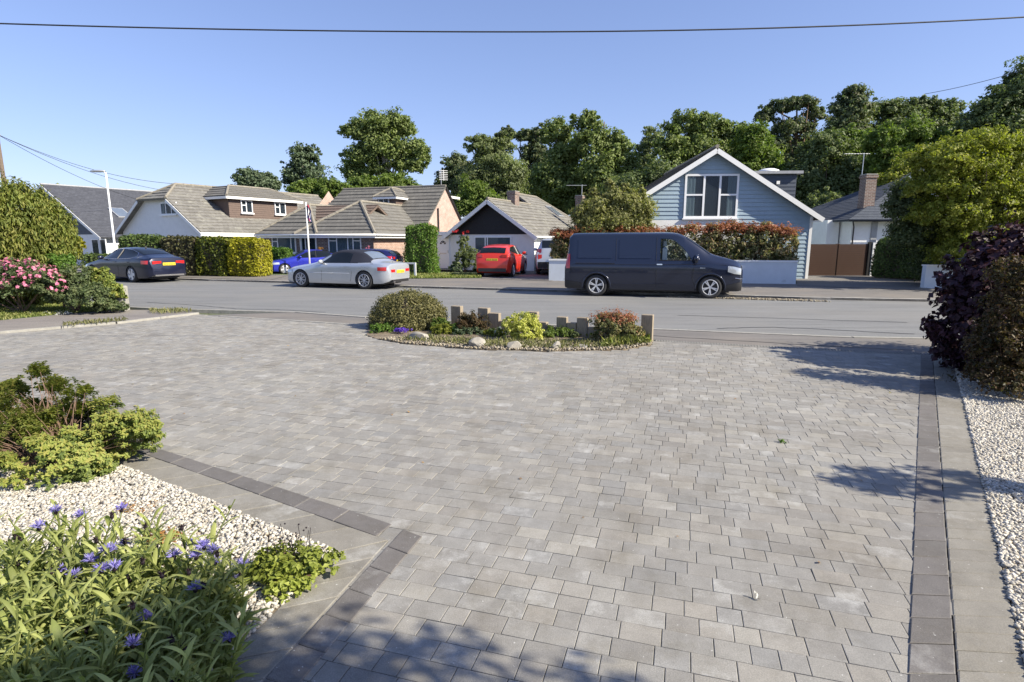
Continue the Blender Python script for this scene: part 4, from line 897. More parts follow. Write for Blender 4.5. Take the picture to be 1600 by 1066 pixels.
def cloth(f0, f1, off):
    rows = []
    for i in range(9):
        z = zt + (zb_ - zt) * i / 8; rows.append([(.04 + (.02 + .10 * f) * (1 + .5 * math.sin(i * .7)) * 1.6 * (.4 + i / 9), .05 * math.sin(f * 9 + i * .8) + off, z - .05 * f) for f in [f0 + (f1 - f0) * j / 4 for j in range(5)]])
    return rows
fo = MB().grid(cloth(0, 1, 0)).build('flag', M['flag_blue'], fl, smooth=True); MB().grid(cloth(.2, .4, -.012)).build('stripe', M['white'], fo, smooth=True); MB().grid(cloth(.5, .72, -.012)).build('stripe', M['flag_red'], fo, smooth=True); MB().grid(cloth(.8, .9, -.012)).build('stripe', M['white'], fo, smooth=True)

# --- island: timber posts
pa, pb = P(1011, 534), P(715, 511.5)
def online(px, a=pa, b=pb):
    d = ray(px, 515); k = d.x / d.y; t = (k * a.y - a.x) / ((b.x - a.x) - k * (b.y - a.y)); return a.lerp(b, t)
spec = [(707.5, 722, 478), (749, 764.5, 481), (765.5, 781, 489), (782, 791, 501), (792, 806, 503), (807, 823, 505), (824.5, 840.5, 487), (841.5, 855, 503), (856, 870, 512), (871, 886, 495), (887, 901.5, 504), (902.5, 918.5, 496), (919.5, 934, 511), (935, 950, 489), (951, 967, 515), (968, 984, 517), (985, 1001, 520), (1002.5, 1020, 491.5), (723, 735, 497), (736, 748, 499)]
pang = math.atan2(pa.y - pb.y, pa.x - pb.x)
spec.sort(); ordw = ['first', 'second', 'third', 'fourth', 'fifth', 'sixth', 'seventh', 'eighth', 'ninth', 'tenth', 'eleventh', 'twelfth', 'thirteenth', 'fourteenth', 'fifteenth', 'sixteenth', 'seventeenth', 'eighteenth', 'nineteenth', 'twentieth']
for i, (x0, x1, yt) in enumerate(spec):
    p0, p1 = online(x0), online(x1); c = (p0 + p1) / 2; wd = (p1 - p0).length; h = max(.12, PY((x0 + x1) / 2, yt, c.y).z)
    mb = MB(); mb.cbox(-wd / 2, wd / 2, -.055, .055, -.05, h, .008); o = mb.build('timber_post', M['timber']); o.location = (c.x, c.y, 0); o.rotation_euler = (0, 0, pang + R(random.uniform(-3, 3)))
    hw = 'tall' if yt < 493 else ('medium' if yt < 506 else 'short'); tag(o, f'{hw} weathered timber post, {ordw[i]} from the left in the island fence row', 'post', 'upright timber posts along the island bed')
def rock(px, py, w, h, label, seed):
    p = P(px, py); s_ = SC(py, p.y); rnd = random.Random(seed); bm = bmesh.new(); bmesh.ops.create_icosphere(bm, subdivisions=3, radius=1)
    dirs = [(Vector((rnd.gauss(0, 1), rnd.gauss(0, 1), rnd.gauss(0, 1))).normalized(), rnd.uniform(.55, .85)) for _ in range(14)]
    for v in bm.verts:
        c = v.co.copy()
        for d, k in dirs:
            e = c.dot(d)
            if e > k: c -= d * (e - k)
        v.co = Vector((c.x * w * s_ * .52, c.y * w * s_ * .38, c.z * h * s_ * .62))
    me = bpy.data.meshes.new('rock'); bm.to_mesh(me); bm.free(); at = me.attributes.new('rnd', 'FLOAT', 'POINT'); o = link('rock', me, M['stone']); o.location = (p.x, p.y + .08, h * s_ * .26); o.rotation_euler = (0, 0, rnd.uniform(-.4, .4)); tag(o, label, 'rock', 'rocks edging the island bed')
rock(655, 533, 36, 16, 'long low buff rock beside the violet flowers', 1); rock(746, 544, 32, 18, 'grey brown pointed rock at the front of the island, left of centre', 2); rock(803, 547, 26, 16, 'pale rounded rock in front of the yellow shrub', 3)
rock(869, 548, 17, 18, 'white square rock right of the yellow shrub', 4); rock(914, 546, 26, 9, 'flat low grey rock between the two upright pale rocks', 5); rock(959, 541, 22, 15, 'pale wedge shaped rock under the red tipped bush', 6)
p = P(188, 487); o = MB().cbox(-.16, .16, -.12, .12, 0, PY(188, 447, p.y).z, .02).build('boundary_post', M['concrete']); o.location = p; tag(o, 'stubby pale concrete post at the end of the left hand shrubs', 'post')
# ------------------------------------------------------------------ vehicles
class Car:
    """body as a lofted surface: stations (x from the nose, top z, shoulder z, half width, half roof width, sill z)"""
    def __init__(s, st): s.st = st; s.L = st[-1][0]
    def par(s, x):
        st = s.st
        if x <= st[0][0]: return st[0][1:]
        if x >= st[-1][0]: return st[-1][1:]
        for i in range(len(st) - 1):
            if st[i][0] <= x <= st[i + 1][0]: break
        x0, x1 = st[i][0], st[i + 1][0]; t = (x - x0) / (x1 - x0); out = []
        for k in range(1, 6):
            y0, y1 = st[i][k], st[i + 1][k]
            m0 = (y1 - st[i - 1][k]) / (x1 - st[i - 1][0]) if i > 0 else (y1 - y0) / (x1 - x0)
            m1 = (st[i + 2][k] - y0) / (st[i + 2][0] - x0) if i + 2 < len(st) else (y1 - y0) / (x1 - x0)
            d = (y1 - y0) / (x1 - x0)
            if d == 0: m0 = m1 = 0
            else:
                m0 = 0 if m0 * d < 0 else max(-3 * abs(d), min(3 * abs(d), m0)); m1 = 0 if m1 * d < 0 else max(-3 * abs(d), min(3 * abs(d), m1))
            h = x1 - x0; t2, t3 = t * t, t ** 3
            out.append((2 * t3 - 3 * t2 + 1) * y0 + (t3 - 2 * t2 + t) * h * m0 + (-2 * t3 + 3 * t2) * y1 + (t3 - t2) * h * m1)
        return out
    def sec(s, x):
        zt, zb, wb, wr, zs = s.par(x); k = max(.25, min(1, (zt - zb) / .3)); ze = zt - .10 * k
        lp = lambda a, b, t: a + (b - a) * t
        return [(0, zt), (.45 * wr, zt - .008 * k), (.8 * wr, zt - .03 * k), (.95 * wr, zt - .062 * k), (wr, ze), (lp(wr, wb * .97, .33), lp(ze, zb, .36)), (lp(wr, wb * .97, .68), lp(ze, zb, .70)), (wb * .965, zb), (wb * .99, zb - .045), (wb, lp(zb, zs, .25)), (wb * .995, lp(zb, zs, .5)), (wb * .985, lp(zb, zs, .72)), (wb * .97, lp(zb, zs, .9)), (wb * .93, zs), (0, zs)]
    def halfw(s, x, z):
        sc_ = s.sec(x)
        for a, b in zip(sc_[4:], sc_[5:]):
            if (a[1] - z) * (b[1] - z) <= 0 and a[1] != b[1]: return a[0] + (b[0] - a[0]) * (a[1] - z) / (a[1] - b[1])
        return sc_[4][0] if z > sc_[4][1] else sc_[-2][0]
    def P(s, x, y, z): return (s.L / 2 - x, y, z)
    def body(s, wheels, r, m, root, tunnels=()):
        bm = bmesh.new(); xs = []
        for a, b in zip(s.st[:-1], s.st[1:]):
            n = max(1, int((b[0] - a[0]) / .09)); xs += [a[0] + (b[0] - a[0]) * i / n for i in range(n)]
        xs.append(s.L); rings = []
        for x in xs:
            q = s.sec(x); pts = [s.P(x, y, z) for y, z in q] + [s.P(x, -y, z) for y, z in reversed(q[1:-1])]; rings.append([bm.verts.new(p) for p in pts])
        n = len(rings[0])
        for a, b in zip(rings[:-1], rings[1:]):
            for j in range(n): bm.faces.new((a[j], b[j], b[(j + 1) % n], a[(j + 1) % n]))
        bm.faces.new(rings[0]); bm.faces.new(list(reversed(rings[-1]))); bmesh.ops.recalc_face_normals(bm, faces=bm.faces)
        me = bpy.data.meshes.new('body'); bm.to_mesh(me); bm.free(); o = bpy.data.objects.new('body', me); COL.objects.link(o)
        c = MB()
        for xw in wheels:
            for sd in (1, -1):
                y0, y1 = (.58, 1.2) if sd > 0 else (-1.2, -.58); k = 28; i = c.V([(s.L / 2 - xw + r * math.cos(2 * math.pi * j / k), y0, .31 + r * math.sin(2 * math.pi * j / k)) for j in range(k)] + [(s.L / 2 - xw + r * math.cos(2 * math.pi * j / k), y1, .31 + r * math.sin(2 * math.pi * j / k)) for j in range(k)])
                for j in range(k): c.f.append((i + j, i + (j + 1) % k, i + k + (j + 1) % k, i + k + j))
                c.f.append(tuple(i + j for j in reversed(range(k)))); c.f.append(tuple(i + k + j for j in range(k)))
        for pl in tunnels:      # window openings right through the cab
            k = len(pl); i = c.V([(s.L / 2 - x, -1.3, z) for x, z in pl] + [(s.L / 2 - x, 1.3, z) for x, z in pl])
            for j in range(k): c.f.append((i + j, i + (j + 1) % k, i + k + (j + 1) % k, i + k + j))
            c.f.append(tuple(i + j for j in reversed(range(k)))); c.f.append(tuple(i + k + j for j in range(k)))
        cut_o = c.build('cutter', None, uv=False); bm = bmesh.new(); bm.from_mesh(cut_o.data); bmesh.ops.recalc_face_normals(bm, faces=bm.faces); bm.to_mesh(cut_o.data); bm.free()
        md = o.modifiers.new('b', 'BOOLEAN'); md.operation = 'DIFFERENCE'; md.object = cut_o; md.solver = 'EXACT'
        dg = bpy.context.evaluated_depsgraph_get(); me2 = bpy.data.meshes.new_from_object(o.evaluated_get(dg)); bpy.data.objects.remove(o); bpy.data.objects.remove(cut_o)
        me2.polygons.foreach_set('use_smooth', [True] * len(me2.polygons)); me2.set_sharp_from_angle(angle=R(32)); me2.materials.clear(); me2.name = 'body'
        return link('body', me2, m, root)
    def side(s, name, x0, x1, lo, hi, m, root, sd=1, off=.006, nx=14, nz=5):
        """patch of the side between two z-profiles (functions of 0..1)"""
        g = MB(); rows = []
        for i in range(nx + 1):
            x = x0 + (x1 - x0) * i / nx; a, b = lo(i / nx), hi(i / nx); rows.append([s.P(x, sd * (s.halfw(x, a + (b - a) * j / nz) + off), a + (b - a) * j / nz) for j in range(nz + 1)])
        g.grid(rows if sd > 0 else rows[::-1]); return g.build(name, m, root, smooth=True, uv=False)
    def topp(s, name, x0, x1, f0, f1, m, root, off=.006, nx=8, k1=3.6):
        """patch across the top, half-section index up to k1 scaled from f0 (at x0) to f1 (at x1)"""
        g = MB(); rows = []
        for i in range(nx + 1):
            t = i / nx; x = x0 + (x1 - x0) * t; q = s.sec(x); km = k1 * (f0 + (f1 - f0) * t); half = []
            for j in range(7):
                kk = km * j / 6; a = int(kk); fr = kk - a; y = q[a][0] + (q[a + 1][0] - q[a][0]) * fr; z = q[a][1] + (q[a + 1][1] - q[a][1]) * fr; half.append((y, z))
            dz = s.sec(x + .01)[0][1] - s.sec(x - .01)[0][1]; nrm = Vector((dz / .02, 0, 1)).normalized() * off
            rows.append([Vector(s.P(x, -y, z)) + nrm for y, z in reversed(half[1:])] + [Vector(s.P(x, y, z)) + nrm for y, z in half])
        g.grid(rows); return g.build(name, m, root, smooth=True, uv=False)
    def line(s, name, pts, m, root, sd, wd=.012, off=.003):
        g = MB(); q = [Vector(s.P(x, sd * (s.halfw(x, z) + off), z)) for x, z in pts]; g.tube(q, wd / 2, 5); return g.build(name, m, root, uv=False)
def wheel(root, x, y, r, spokes, m_rim='alloy', sd=1, wd=.21, double=False, rimr=.68):
    t = MB(); t.lathe([(r * .60, -wd / 2), (r * .93, -wd / 2), (r, -wd / 2 + .03), (r, wd / 2 - .03), (r * .93, wd / 2), (r * .72, wd / 2), (r * .66, wd / 2 - .03)], 36, 'y'); ty = t.build('wheel', M['rubber'], root, smooth=True, uv=False, angle=None)
    o = wd / 2; q = MB(); q.lathe([(r * .70, o - .002), (r * .66, o + .004), (r * .63, o - .015), (r * .63, o - .06)], 36, 'y'); q.lathe([(0, o - .012), (r * .10, o - .012), (r * .13, o - .03)], 18, 'y')
    for i in range(spokes):
        for dd in ((-.085, .085) if double else (0,)):
            an = 2 * math.pi * i / spokes; c0 = Vector((math.cos(an) * r * .08, o - .02, math.sin(an) * r * .08)); c1 = Vector((math.cos(an + dd * 1.6) * r * .655, o - .010, math.sin(an + dd * 1.6) * r * .655)); q.beam(c0, c1, (.03 if spokes < 7 else .014) if double else .10 * r / .33 * (5 / max(5, spokes)) * 1.2, .02, up=(0, 1, 0))
    q.build('rim', M[m_rim], ty, smooth=False, uv=False); d = MB(); d.lathe([(r * .64, o - .065), (r * .3, o - .075), (0, o - .075)], 24, 'y'); d.build('brake_disc', M['black_plastic'], ty, uv=False)
    ty.location = (x, y - sd * 0, r); ty.rotation_euler = (0, R(random.uniform(0, 60)), 0) if sd > 0 else (0, R(random.uniform(0, 60)), R(180)); return ty
def plate(root, x, y0, y1, z0, z1, m, face=1):
    # face 1: towards the nose (+x), -1 towards the tail
    p = MB().box(min(x, x + .012 * face), max(x, x + .012 * face), y0, y1, z0, z1).build('number_plate', M[m], root); g = MB(); W = y1 - y0; xx = x + .014 * face
    for i, k in enumerate((0, 1, 2, 3, 4.6, 5.6, 6.6)):
        a = y0 + W * (.07 + k * .122); b = a + W * .085; g.box(min(x + .012 * face, xx), max(x + .012 * face, xx), a, b, z0 + (z1 - z0) * .2, z0 + (z1 - z0) * .34).box(min(x + .012 * face, xx), max(x + .012 * face, xx), a, a + W * .03, z0 + (z1 - z0) * .34, z1 - (z1 - z0) * .2)
    g.build('characters', M['black_plastic'], p); return p
def mirror(car, root, x, z, m, sd, s=1):
    y = car.halfw(x, z); q = MB(); q.lathe([(0, -.10), (.05, -.09), (.075, -.03), (.075, .05), (.05, .1), (0, .11)], 12, 'y'); o = q.build('wing_mirror', m, root, smooth=True, uv=False); o.location = car.P(x, sd * (y + .13), z + .06); o.scale = (.8 * s, 1 * s, 1 * s); MB().box(-.03, .03, -.14, 0, -.08, -.04).build('arm', M['black_plastic'], o, uv=False); return o
const = lambda v: (lambda t: v)
def lerpf(*ks):
    def f(t):
        n = len(ks) - 1; i = min(n - 1, int(t * n)); u = t * n - i; return ks[i] + (ks[i + 1] - ks[i]) * u
    return f
def place(root, xy, heading): root.location = (xy[0], xy[1], root.location.z); root.rotation_euler = (0, 0, R(heading))
def base_under(car, root, wheels, m='black_plastic'):
    mb = MB(); mb.box(-car.L / 2 + .35, car.L / 2 - .35, -.62, .62, .16, .3); mb.box(car.L / 2 - wheels[0] - .42, car.L / 2 - wheels[0] + .42, -.7, .7, .3, .66); mb.box(car.L / 2 - wheels[1] - .42, car.L / 2 - wheels[1] + .42, -.7, .7, .3, .66); mb.build('underbody', M[m], root, uv=False)

# --- dark van ------------------------------------------------------
M['cabglass'] = glassmat('cab_window_glass', (.02, .03, .03), .12)
pv = paint('van_paint', (.017, .023, .046), .35, .2)
vs = Car([(0, .84, .72, .70, .54, .36), (.03, .98, .86, .80, .62, .26), (.10, 1.07, .93, .88, .66, .23), (.30, 1.16, .99, .92, .68, .22), (.70, 1.27, 1.04, .94, .70, .22), (.92, 1.35, 1.07, .95, .70, .22), (1.30, 1.61, 1.09, .952, .72, .22), (1.68, 1.85, 1.10, .952, .745, .22), (1.92, 1.945, 1.10, .952, .775, .22), (2.4, 1.97, 1.10, .952, .79, .22), (4.6, 1.965, 1.10, .952, .79, .22), (5.08, 1.945, 1.10, .945, .775, .22), (5.17, 1.86, 1.10, .935, .75, .22), (5.23, 1.45, 1.05, .92, .72, .24), (5.29, 1.0, .90, .90, .70, .28)])
van = thing('panel_van', 'dark blue grey panel van parked in front of the red tipped hedge', 'van'); wh = (.93, 4.30); vs.body(wh, .40, pv, van, tunnels=[[(1.50, 1.135), (2.40, 1.135), (2.40, 1.76), (2.16, 1.755), (1.98, 1.70), (1.78, 1.52), (1.60, 1.30)]]); base_under(vs, van, wh)
for sd in (1, -1):
    vs.side('side_window', 1.48, 2.42, lerpf(1.12, 1.12, 1.12, 1.12, 1.12), lerpf(1.16, 1.42, 1.60, 1.75, 1.78, 1.78), M['cabglass'], van, sd, .002)
    st_ = MB().cbox(vs.L / 2 - 2.34, vs.L / 2 - 2.20, sd * .5 - .24, sd * .5 + .24, 1.13, 1.52, .05).cbox(vs.L / 2 - 2.32, vs.L / 2 - 2.22, sd * .5 - .12, sd * .5 + .12, 1.54, 1.72, .03).build('seat', M['curtain'], van)
    vs.line('mirror_trim', [(1.30, 1.30), (1.52, 1.12)], M['chrome'], van, sd, .014, .006)
    vs.line('window_trim', [(1.28, 1.13), (1.5, 1.12), (2.45, 1.12)], M['chrome'] if False else M['black_plastic'], van, sd, .02)
    vs.line('door_seam', [(2.52, 1.80), (2.52, 1.1), (2.5, .8), (2.5, .34)], M['black_plastic'], van, sd, .014); vs.line('door_seam', [(1.38, 1.1), (1.42, .9), (1.45, .60), (1.38, .36)], M['black_plastic'], van, sd, .012)
    vs.line('door_seam', [(3.72, 1.78), (3.72, 1.1), (3.70, .75)], M['black_plastic'], van, sd, .010); vs.line('slide_rail', [(3.75, 1.02), (4.95, 1.02)], M['black_plastic'], van, sd, .02)
    vs.line('moulding', [(1.50, .42), (2.5, .41), (3.8, .41)], pv, van, sd, .03); vs.line('waist_line', [(.5, 1.0), (1.4, 1.02), (2.6, .99), (5.05, .99)], pv, van, sd, .022)
    vs.side('pressed_panel', 2.66, 3.62, const(1.18), const(1.76), pv, van, sd, .012, 8, 4); vs.side('pressed_panel', 3.82, 4.88, const(1.18), const(1.76), pv, van, sd, .012, 8, 4)
    vs.side('headlight', .08, .46, lerpf(.72, .74, .80), lerpf(.90, .95, .97), M['lamp_clear'], van, sd, .012, 8, 3); vs.side('tail_light', 5.13, 5.25, const(.86), const(1.30), M['lamp_red'], van, sd, .012, 3, 4)
    vs.side('door_handle', 2.34, 2.50, const(.985), const(1.02), M['chrome'], van, sd, .035, 3, 1); vs.side('side_badge', 1.10, 1.25, const(.90), const(.915), M['chrome'], van, sd, .012, 3, 1)
    vs.side('front_bumper', .03, .50, const(.24), lerpf(.52, .46, .40), M['black_plastic'], van, sd, .012, 6, 3); vs.line('grille_trim', [(.02, .60), (.12, .60), (.24, .62)], M['chrome'], van, sd, .02, .012)
    vs.side('bumper_corner', 4.78, 5.27, const(.25), lerpf(.42, .46, .50), M['black_plastic'], van, sd, .014, 6, 3)
    mirror(vs, van, 1.38, 1.13, pv, sd, 1.5); k = 28; ar = MB()
    for xw in wh:
        ar.tube([Vector(vs.P(xw + .43 * math.cos(a_), sd * (vs.halfw(xw + .43 * math.cos(a_), max(.24, .31 + .43 * math.sin(a_))) + .002), .31 + .43 * math.sin(a_))) for a_ in [math.pi * (-.05 + 1.1 * j / 24) for j in range(25)]], .022, 6)
    ar.build('arch_trim', pv, van, smooth=True, uv=False)
    for xw in wh: wheel(van, vs.L / 2 - xw, sd * .84, .335, 5, sd=sd, double=True)
vs.topp('windscreen', .96, 1.66, 1.0, .94, M['carglass'], van, .010)
g = MB(); 
for z in (.40, .48, .56): g.box(vs.L / 2 - .055, vs.L / 2 + .012, -.60, .60, z, z + .022)
g.build('grille_slats', M['chrome'], van, uv=False); MB().box(vs.L / 2 - .06, vs.L / 2 + .004, -.55, .55, .70, .80).build('grille', M['black_plastic'], van); plate(van, vs.L / 2 + .012, -.26, .26, .585, .69, 'plate_white')
plate(van, -vs.L / 2 - .004, -.26, .26, .62, .73, 'plate_yellow', -1)
def from_wheel(car, wx, near_pt, heading, side, off=.90):
    h = R(heading); d = Vector((math.cos(h), math.sin(h), 0)); lf = Vector((-math.sin(h), math.cos(h), 0)); ax = near_pt + (lf if side == 'right' else -lf) * off; return ax - d * (car.L / 2 - wx)
place(van, from_wheel(vs, 4.30, P(931, 461.5), -12.9, 'right', .93), -12.9); van.location.z = -.03

def generic(name, label, st, wheels, col, r=.32, arch=.37, metal=.3, mroof=None, spokes=5, double=False, rim='alloy'):
    c = Car(st); t = thing(name, label, 'car'); m = paint(name + '_paint', col, metal); c.body(wheels, arch, m, t); base_under(c, t, wheels)
    for sd in (1, -1):
        for xw in wheels: wheel(t, c.L / 2 - xw, sd * (c.par(xw)[2] - .115), r, spokes, rim, sd, double=double)
    return c, t, m
# --- silver convertible
cs = [(0, .56, .50, .58, .42, .30), (.05, .66, .58, .70, .54, .22), (.18, .73, .64, .80, .60, .19), (.5, .80, .70, .865, .64, .18), (1.15, .90, .80, .875, .66, .18), (1.42, .97, .86, .875, .66, .18), (1.75, 1.16, .885, .875, .62, .18), (2.12, 1.33, .89, .875, .57, .18), (2.5, 1.375, .89, .875, .575, .18), (3.0, 1.36, .895, .875, .58, .18), (3.4, 1.27, .905, .87, .58, .18), (3.75, 1.04, .92, .865, .60, .19), (3.95, .96, .91, .855, .62, .2), (4.25, .94, .88, .83, .62, .22), (4.42, .90, .82, .76, .60, .28), (4.49, .70, .62, .66, .52, .34)]
car, t, m = generic('convertible', 'silver convertible with dark fabric roof parked facing left in the road', cs, (.78, 3.51), (.58, .61, .65), .32, .37, .6, spokes=8, double=True)
for sd in (1, -1):
    car.side('side_window', 1.72, 3.28, lerpf(.915, .915, .92, .92), lerpf(.93, 1.12, 1.25, 1.285, 1.28, 1.22, 1.05), M['carglass'], t, sd, .008)
    car.side('hood_side', 2.95, 3.78, lerpf(.93, .935, .94), lerpf(1.27, 1.22, 1.12, .95), M['fabric_top'], t, sd, .012)
    car.line('door_seam', [(1.72, .88), (1.74, .6), (1.7, .26)], M['black_plastic'], t, sd, .010); car.line('door_seam', [(2.98, .89), (3.02, .6), (2.95, .28)], M['black_plastic'], t, sd, .010)
    car.line('side_moulding', [(1.2, .55), (2.9, .55)], m, t, sd, .03); car.line('waist_line', [(1.5, .885), (3.9, .90)], M['black_plastic'], t, sd, .014)
    car.side('door_handle', 2.72, 2.90, const(.77), const(.80), m, t, sd, .03, 3, 1); car.side('tail_light', 4.08, 4.40, const(.66), const(.79), M['lamp_red'], t, sd, .012, 5, 2)
    car.side('headlight', .10, .42, const(.55), const(.66), M['lamp_clear'], t, sd, .012, 5, 2); mirror(car, t, 1.80, .90, m, sd)
car.topp('soft_top', 2.02, 3.72, 1.35, 1.30, M['fabric_top'], t, .010, nx=16); car.topp('windscreen', 1.45, 2.02, .98, .96, M['carglass'], t, .010); car.topp('rear_window', 3.30, 3.70, .60, .66, M['roof_glass'], t, .018)
xr = -car.L / 2
plate(t, xr - .002, -.26, .26, .56, .67, 'plate_yellow', -1); MB().box(xr - .012, xr + .1, -.55, .55, .24, .34).build('diffuser', M['black_plastic'], t); MB().tube([(xr - .03, .45, .26), (xr + .1, .45, .26)], .035, 10).build('exhaust', M['chrome'], t, uv=False)
for sd in (1, -1): MB().box(xr - .003, xr + .03, min(sd * .36, sd * .62), max(sd * .36, sd * .62), .60, .70).build('tail_light', M['lamp_red'], t)
place(t, from_wheel(car, 3.51, P(569, 451), 160.4, 'left', .86), 160.4); t.location.z = -.03

def saloon(name, label, col, H=1.43, L=4.9, W=.92, fast=True, **kw):
    k = L / 4.9
    st = [(0, .56, .50, .60, .42, .30), (.05, .68, .58, .74, .56, .2), (.2, .77, .66, .85, .62, .18), (.6, .85, .74, W - .01, .66, .17), (1.25, .96, .86, W, .68, .17), (1.5, 1.03, .91, W, .67, .17), (1.85, 1.22, .93, W, .63, .17), (2.25, 1.39, .94, W, .58, .17), (2.7, H, .95, W, .58, .17), (3.2, H - .015, .97, W, .575, .17), (3.8, H - .12, .99, W - .01, .57, .17), (4.3, 1.14, 1.00, W - .03, .60, .18), (4.62, 1.05, .96, W - .07, .62, .2), (4.82, 1.00, .88, W - .15, .64, .26), (4.9, .78, .66, W - .24, .58, .32)]
    return generic(name, label, [(q[0] * k,) + q[1:] for q in st], (.86 * k, 3.74 * k), col, **kw)
def saloon_parts(car, t, m, glassy=True, trim='chrome'):
    k = car.L / 4.9
    for sd in (1, -1):
        car.side('side_window', 1.62 * k, 4.02 * k, lerpf(.955, .96, .965, .975, 1.0, 1.06), lerpf(.97, 1.14, 1.27, 1.33, 1.34, 1.325, 1.27, 1.08), M['carglass'], t, sd, .008, 18)
        car.line('window_trim', [(x * k, z) for x, z in ((1.66, .985), (2.0, 1.20), (2.4, 1.345), (3.0, 1.365), (3.5, 1.33), (3.9, 1.20), (4.04, 1.07), (3.8, .99), (3.0, .955), (1.7, .945))], M[trim], t, sd, .022, .006)
        car.line('pillar', [(2.86 * k, .96), (2.86 * k, 1.35)], M['black_plastic'], t, sd, .06, .004)
        for x in (1.72, 2.86, 3.72): car.line('door_seam', [(x * k, .93), (x * k + .02, .6), (x * k - .03, .26)], M['black_plastic'], t, sd, .010)
        for x in (2.55, 3.45): car.side('door_handle', x * k, x * k + .19, const(.82), const(.85), m, t, sd, .03, 3, 1)
        car.side('tail_light', 4.48 * k, 4.80 * k, const(.76), const(.90), M['lamp_red'], t, sd, .014, 5, 2); car.side('headlight', .10, .50, const(.58), const(.70), M['lamp_clear'], t, sd, .012, 5, 2); mirror(car, t, 1.85 * k, .94, m, sd)
        x = -car.L / 2; MB().box(x + .004, x + .10, min(sd * .30, sd * .66), max(sd * .30, sd * .66), .76, .88).build('tail_light', M['lamp_red'], t)
    car.topp('windscreen', 1.52 * k, 2.2 * k, .98, .95, M['carglass'], t, .010); car.topp('rear_window', 3.35 * k, 4.25 * k, .93, .98, M['carglass'], t, .010)
# --- navy saloon
car, t, m = saloon('saloon_car', 'navy saloon parked with its tail towards the drive beneath the street lamp', (.006, .009, .030), spokes=5, metal=.25, r=.335, arch=.38); saloon_parts(car, t, m)
xr = -car.L / 2; plate(t, xr - .012, -.26, .26, .70, .81, 'plate_yellow', -1); MB().box(xr - .014, xr + .08, -.6, .6, .27, .33).build('diffuser', M['chrome'], t)
MB().lathe([(0, .0), (.045, 0), (.02, .09), (0, .095)], 8, 'z', (xr + 1.5, 0, car.par(3.4)[0] - .01)).build('roof_aerial', M['black_plastic'], t, uv=False)
place(t, from_wheel(car, 3.74, P(207, 440.5), 152, 'left', .88), 152); t.location.z = -.03
# --- bright blue saloon, facing
car, t, m = saloon('saloon_car', 'bright blue saloon facing the road in front of the brick bungalow', (.025, .035, .42), L=4.4, W=.86, spokes=5, metal=.3, r=.31, arch=.35); saloon_parts(car, t, m, trim='black_plastic')
xf = car.L / 2; plate(t, xf + .002, -.26, .26, .40, .50, 'plate_white', 1); MB().box(xf - .03, xf + .012, -.45, .45, .28, .38).box(xf - .05, xf + .008, -.38, .38, .52, .60).build('grille', M['black_plastic'], t)
for sd in (1, -1): MB().box(xf - .14, xf - .015, min(sd * .40, sd * .64), max(sd * .40, sd * .64), .56, .67).build('headlight', M['lamp_clear'], t)
t.scale = (.84,) * 3; place(t, (PY(481, 410, 29.3).x, 29.3), 208); t.location.z = .03

# --- hatchbacks
def hatch(name, label, col, L=4.0, H=1.47, W=.86, **kw):
    k = L / 4.0; st = [(0, .60, .52, .56, .42, .30), (.05, .74, .62, .72, .54, .2), (.2, .84, .70, .82, .60, .18), (.55, .93, .80, W, .64, .17), (.95, 1.03, .90, W, .66, .17), (1.15, 1.12, .93, W, .66, .17), (1.5, 1.29, .95, W, .64, .17), (1.9, H - .03, .96, W, .62, .17), (2.4, H, .98, W, .61, .17), (3.2, H - .04, 1.02, W - .01, .60, .17), (3.6, H - .12, 1.05, W - .03, .59, .18), (3.82, 1.20, 1.05, W - .06, .60, .2), (3.93, 1.02, .94, W - .10, .62, .26), (4.0, .70, .60, W - .16, .6, .34)]
    c, t, m = generic(name, label, [(q[0] * k,) + q[1:] for q in st], (.78 * k, 3.28 * k), col, r=.31, arch=.36, **kw)
    for sd in (1, -1):
        c.side('side_window', 1.30 * k, 3.45 * k, lerpf(.985, .99, 1.0, 1.02, 1.08, 1.16), lerpf(1.0, 1.2, 1.33, 1.37, 1.37, 1.355, 1.33, 1.2), M['carglass'], t, sd, .008, 16)
        c.line('pillar', [(2.32 * k, .99), (2.32 * k, 1.38)], M['black_plastic'], t, sd, .06, .004)
        for x in (1.35, 2.32, 3.1): c.line('door_seam', [(x * k, .95), (x * k + .02, .6), (x * k - .03, .27)], M['black_plastic'], t, sd, .010)
        c.side('tail_light', 3.66 * k, 3.9 * k, const(.90), const(1.05), M['lamp_red'], t, sd, .014, 4, 2); c.side('headlight', .10, .46, const(.64), const(.78), M['lamp_clear'], t, sd, .012, 4, 2); mirror(c, t, 1.42 * k, .98, m, sd)
    c.topp('windscreen', 1.16 * k, 1.86 * k, .98, .95, M['carglass'], t, .010); xr = -c.L / 2
    g = MB(); rows = []
    for x in (3.64, 3.74, 3.83, 3.89): rows.append([Vector(c.P(x * k + .010, y, c.sec(x * k)[0][1] + .004 - abs(y) * .05)) for y in (-.58, -.4, -.2, 0, .2, .4, .58)])
    g.grid(rows); g.build('rear_window', M['carglass'], t, smooth=True, uv=False)
    MB().box(xr - .012, xr + .12, -W + .22, W - .22, .26, .42).build('bumper', M['black_plastic'], t); plate(t, xr + .022, -.26, .26, .74, .85, 'plate_yellow', -1)
    for sd in (1, -1): MB().box(xr + .03, xr + .14, min(sd * .44, sd * .68), max(sd * .44, sd * .68), .90, 1.02).build('tail_light', M['lamp_red'], t)
    return c, t, m
car, t, m = hatch('hatchback_car', 'bright red hatchback parked nose in beside the climbing rose', (.62, .035, .015), spokes=5, metal=.1)
place(t, from_wheel(car, 3.28, P(803, 434), 77, 'right', .84), 77); t.location.z = .035; redcar = t
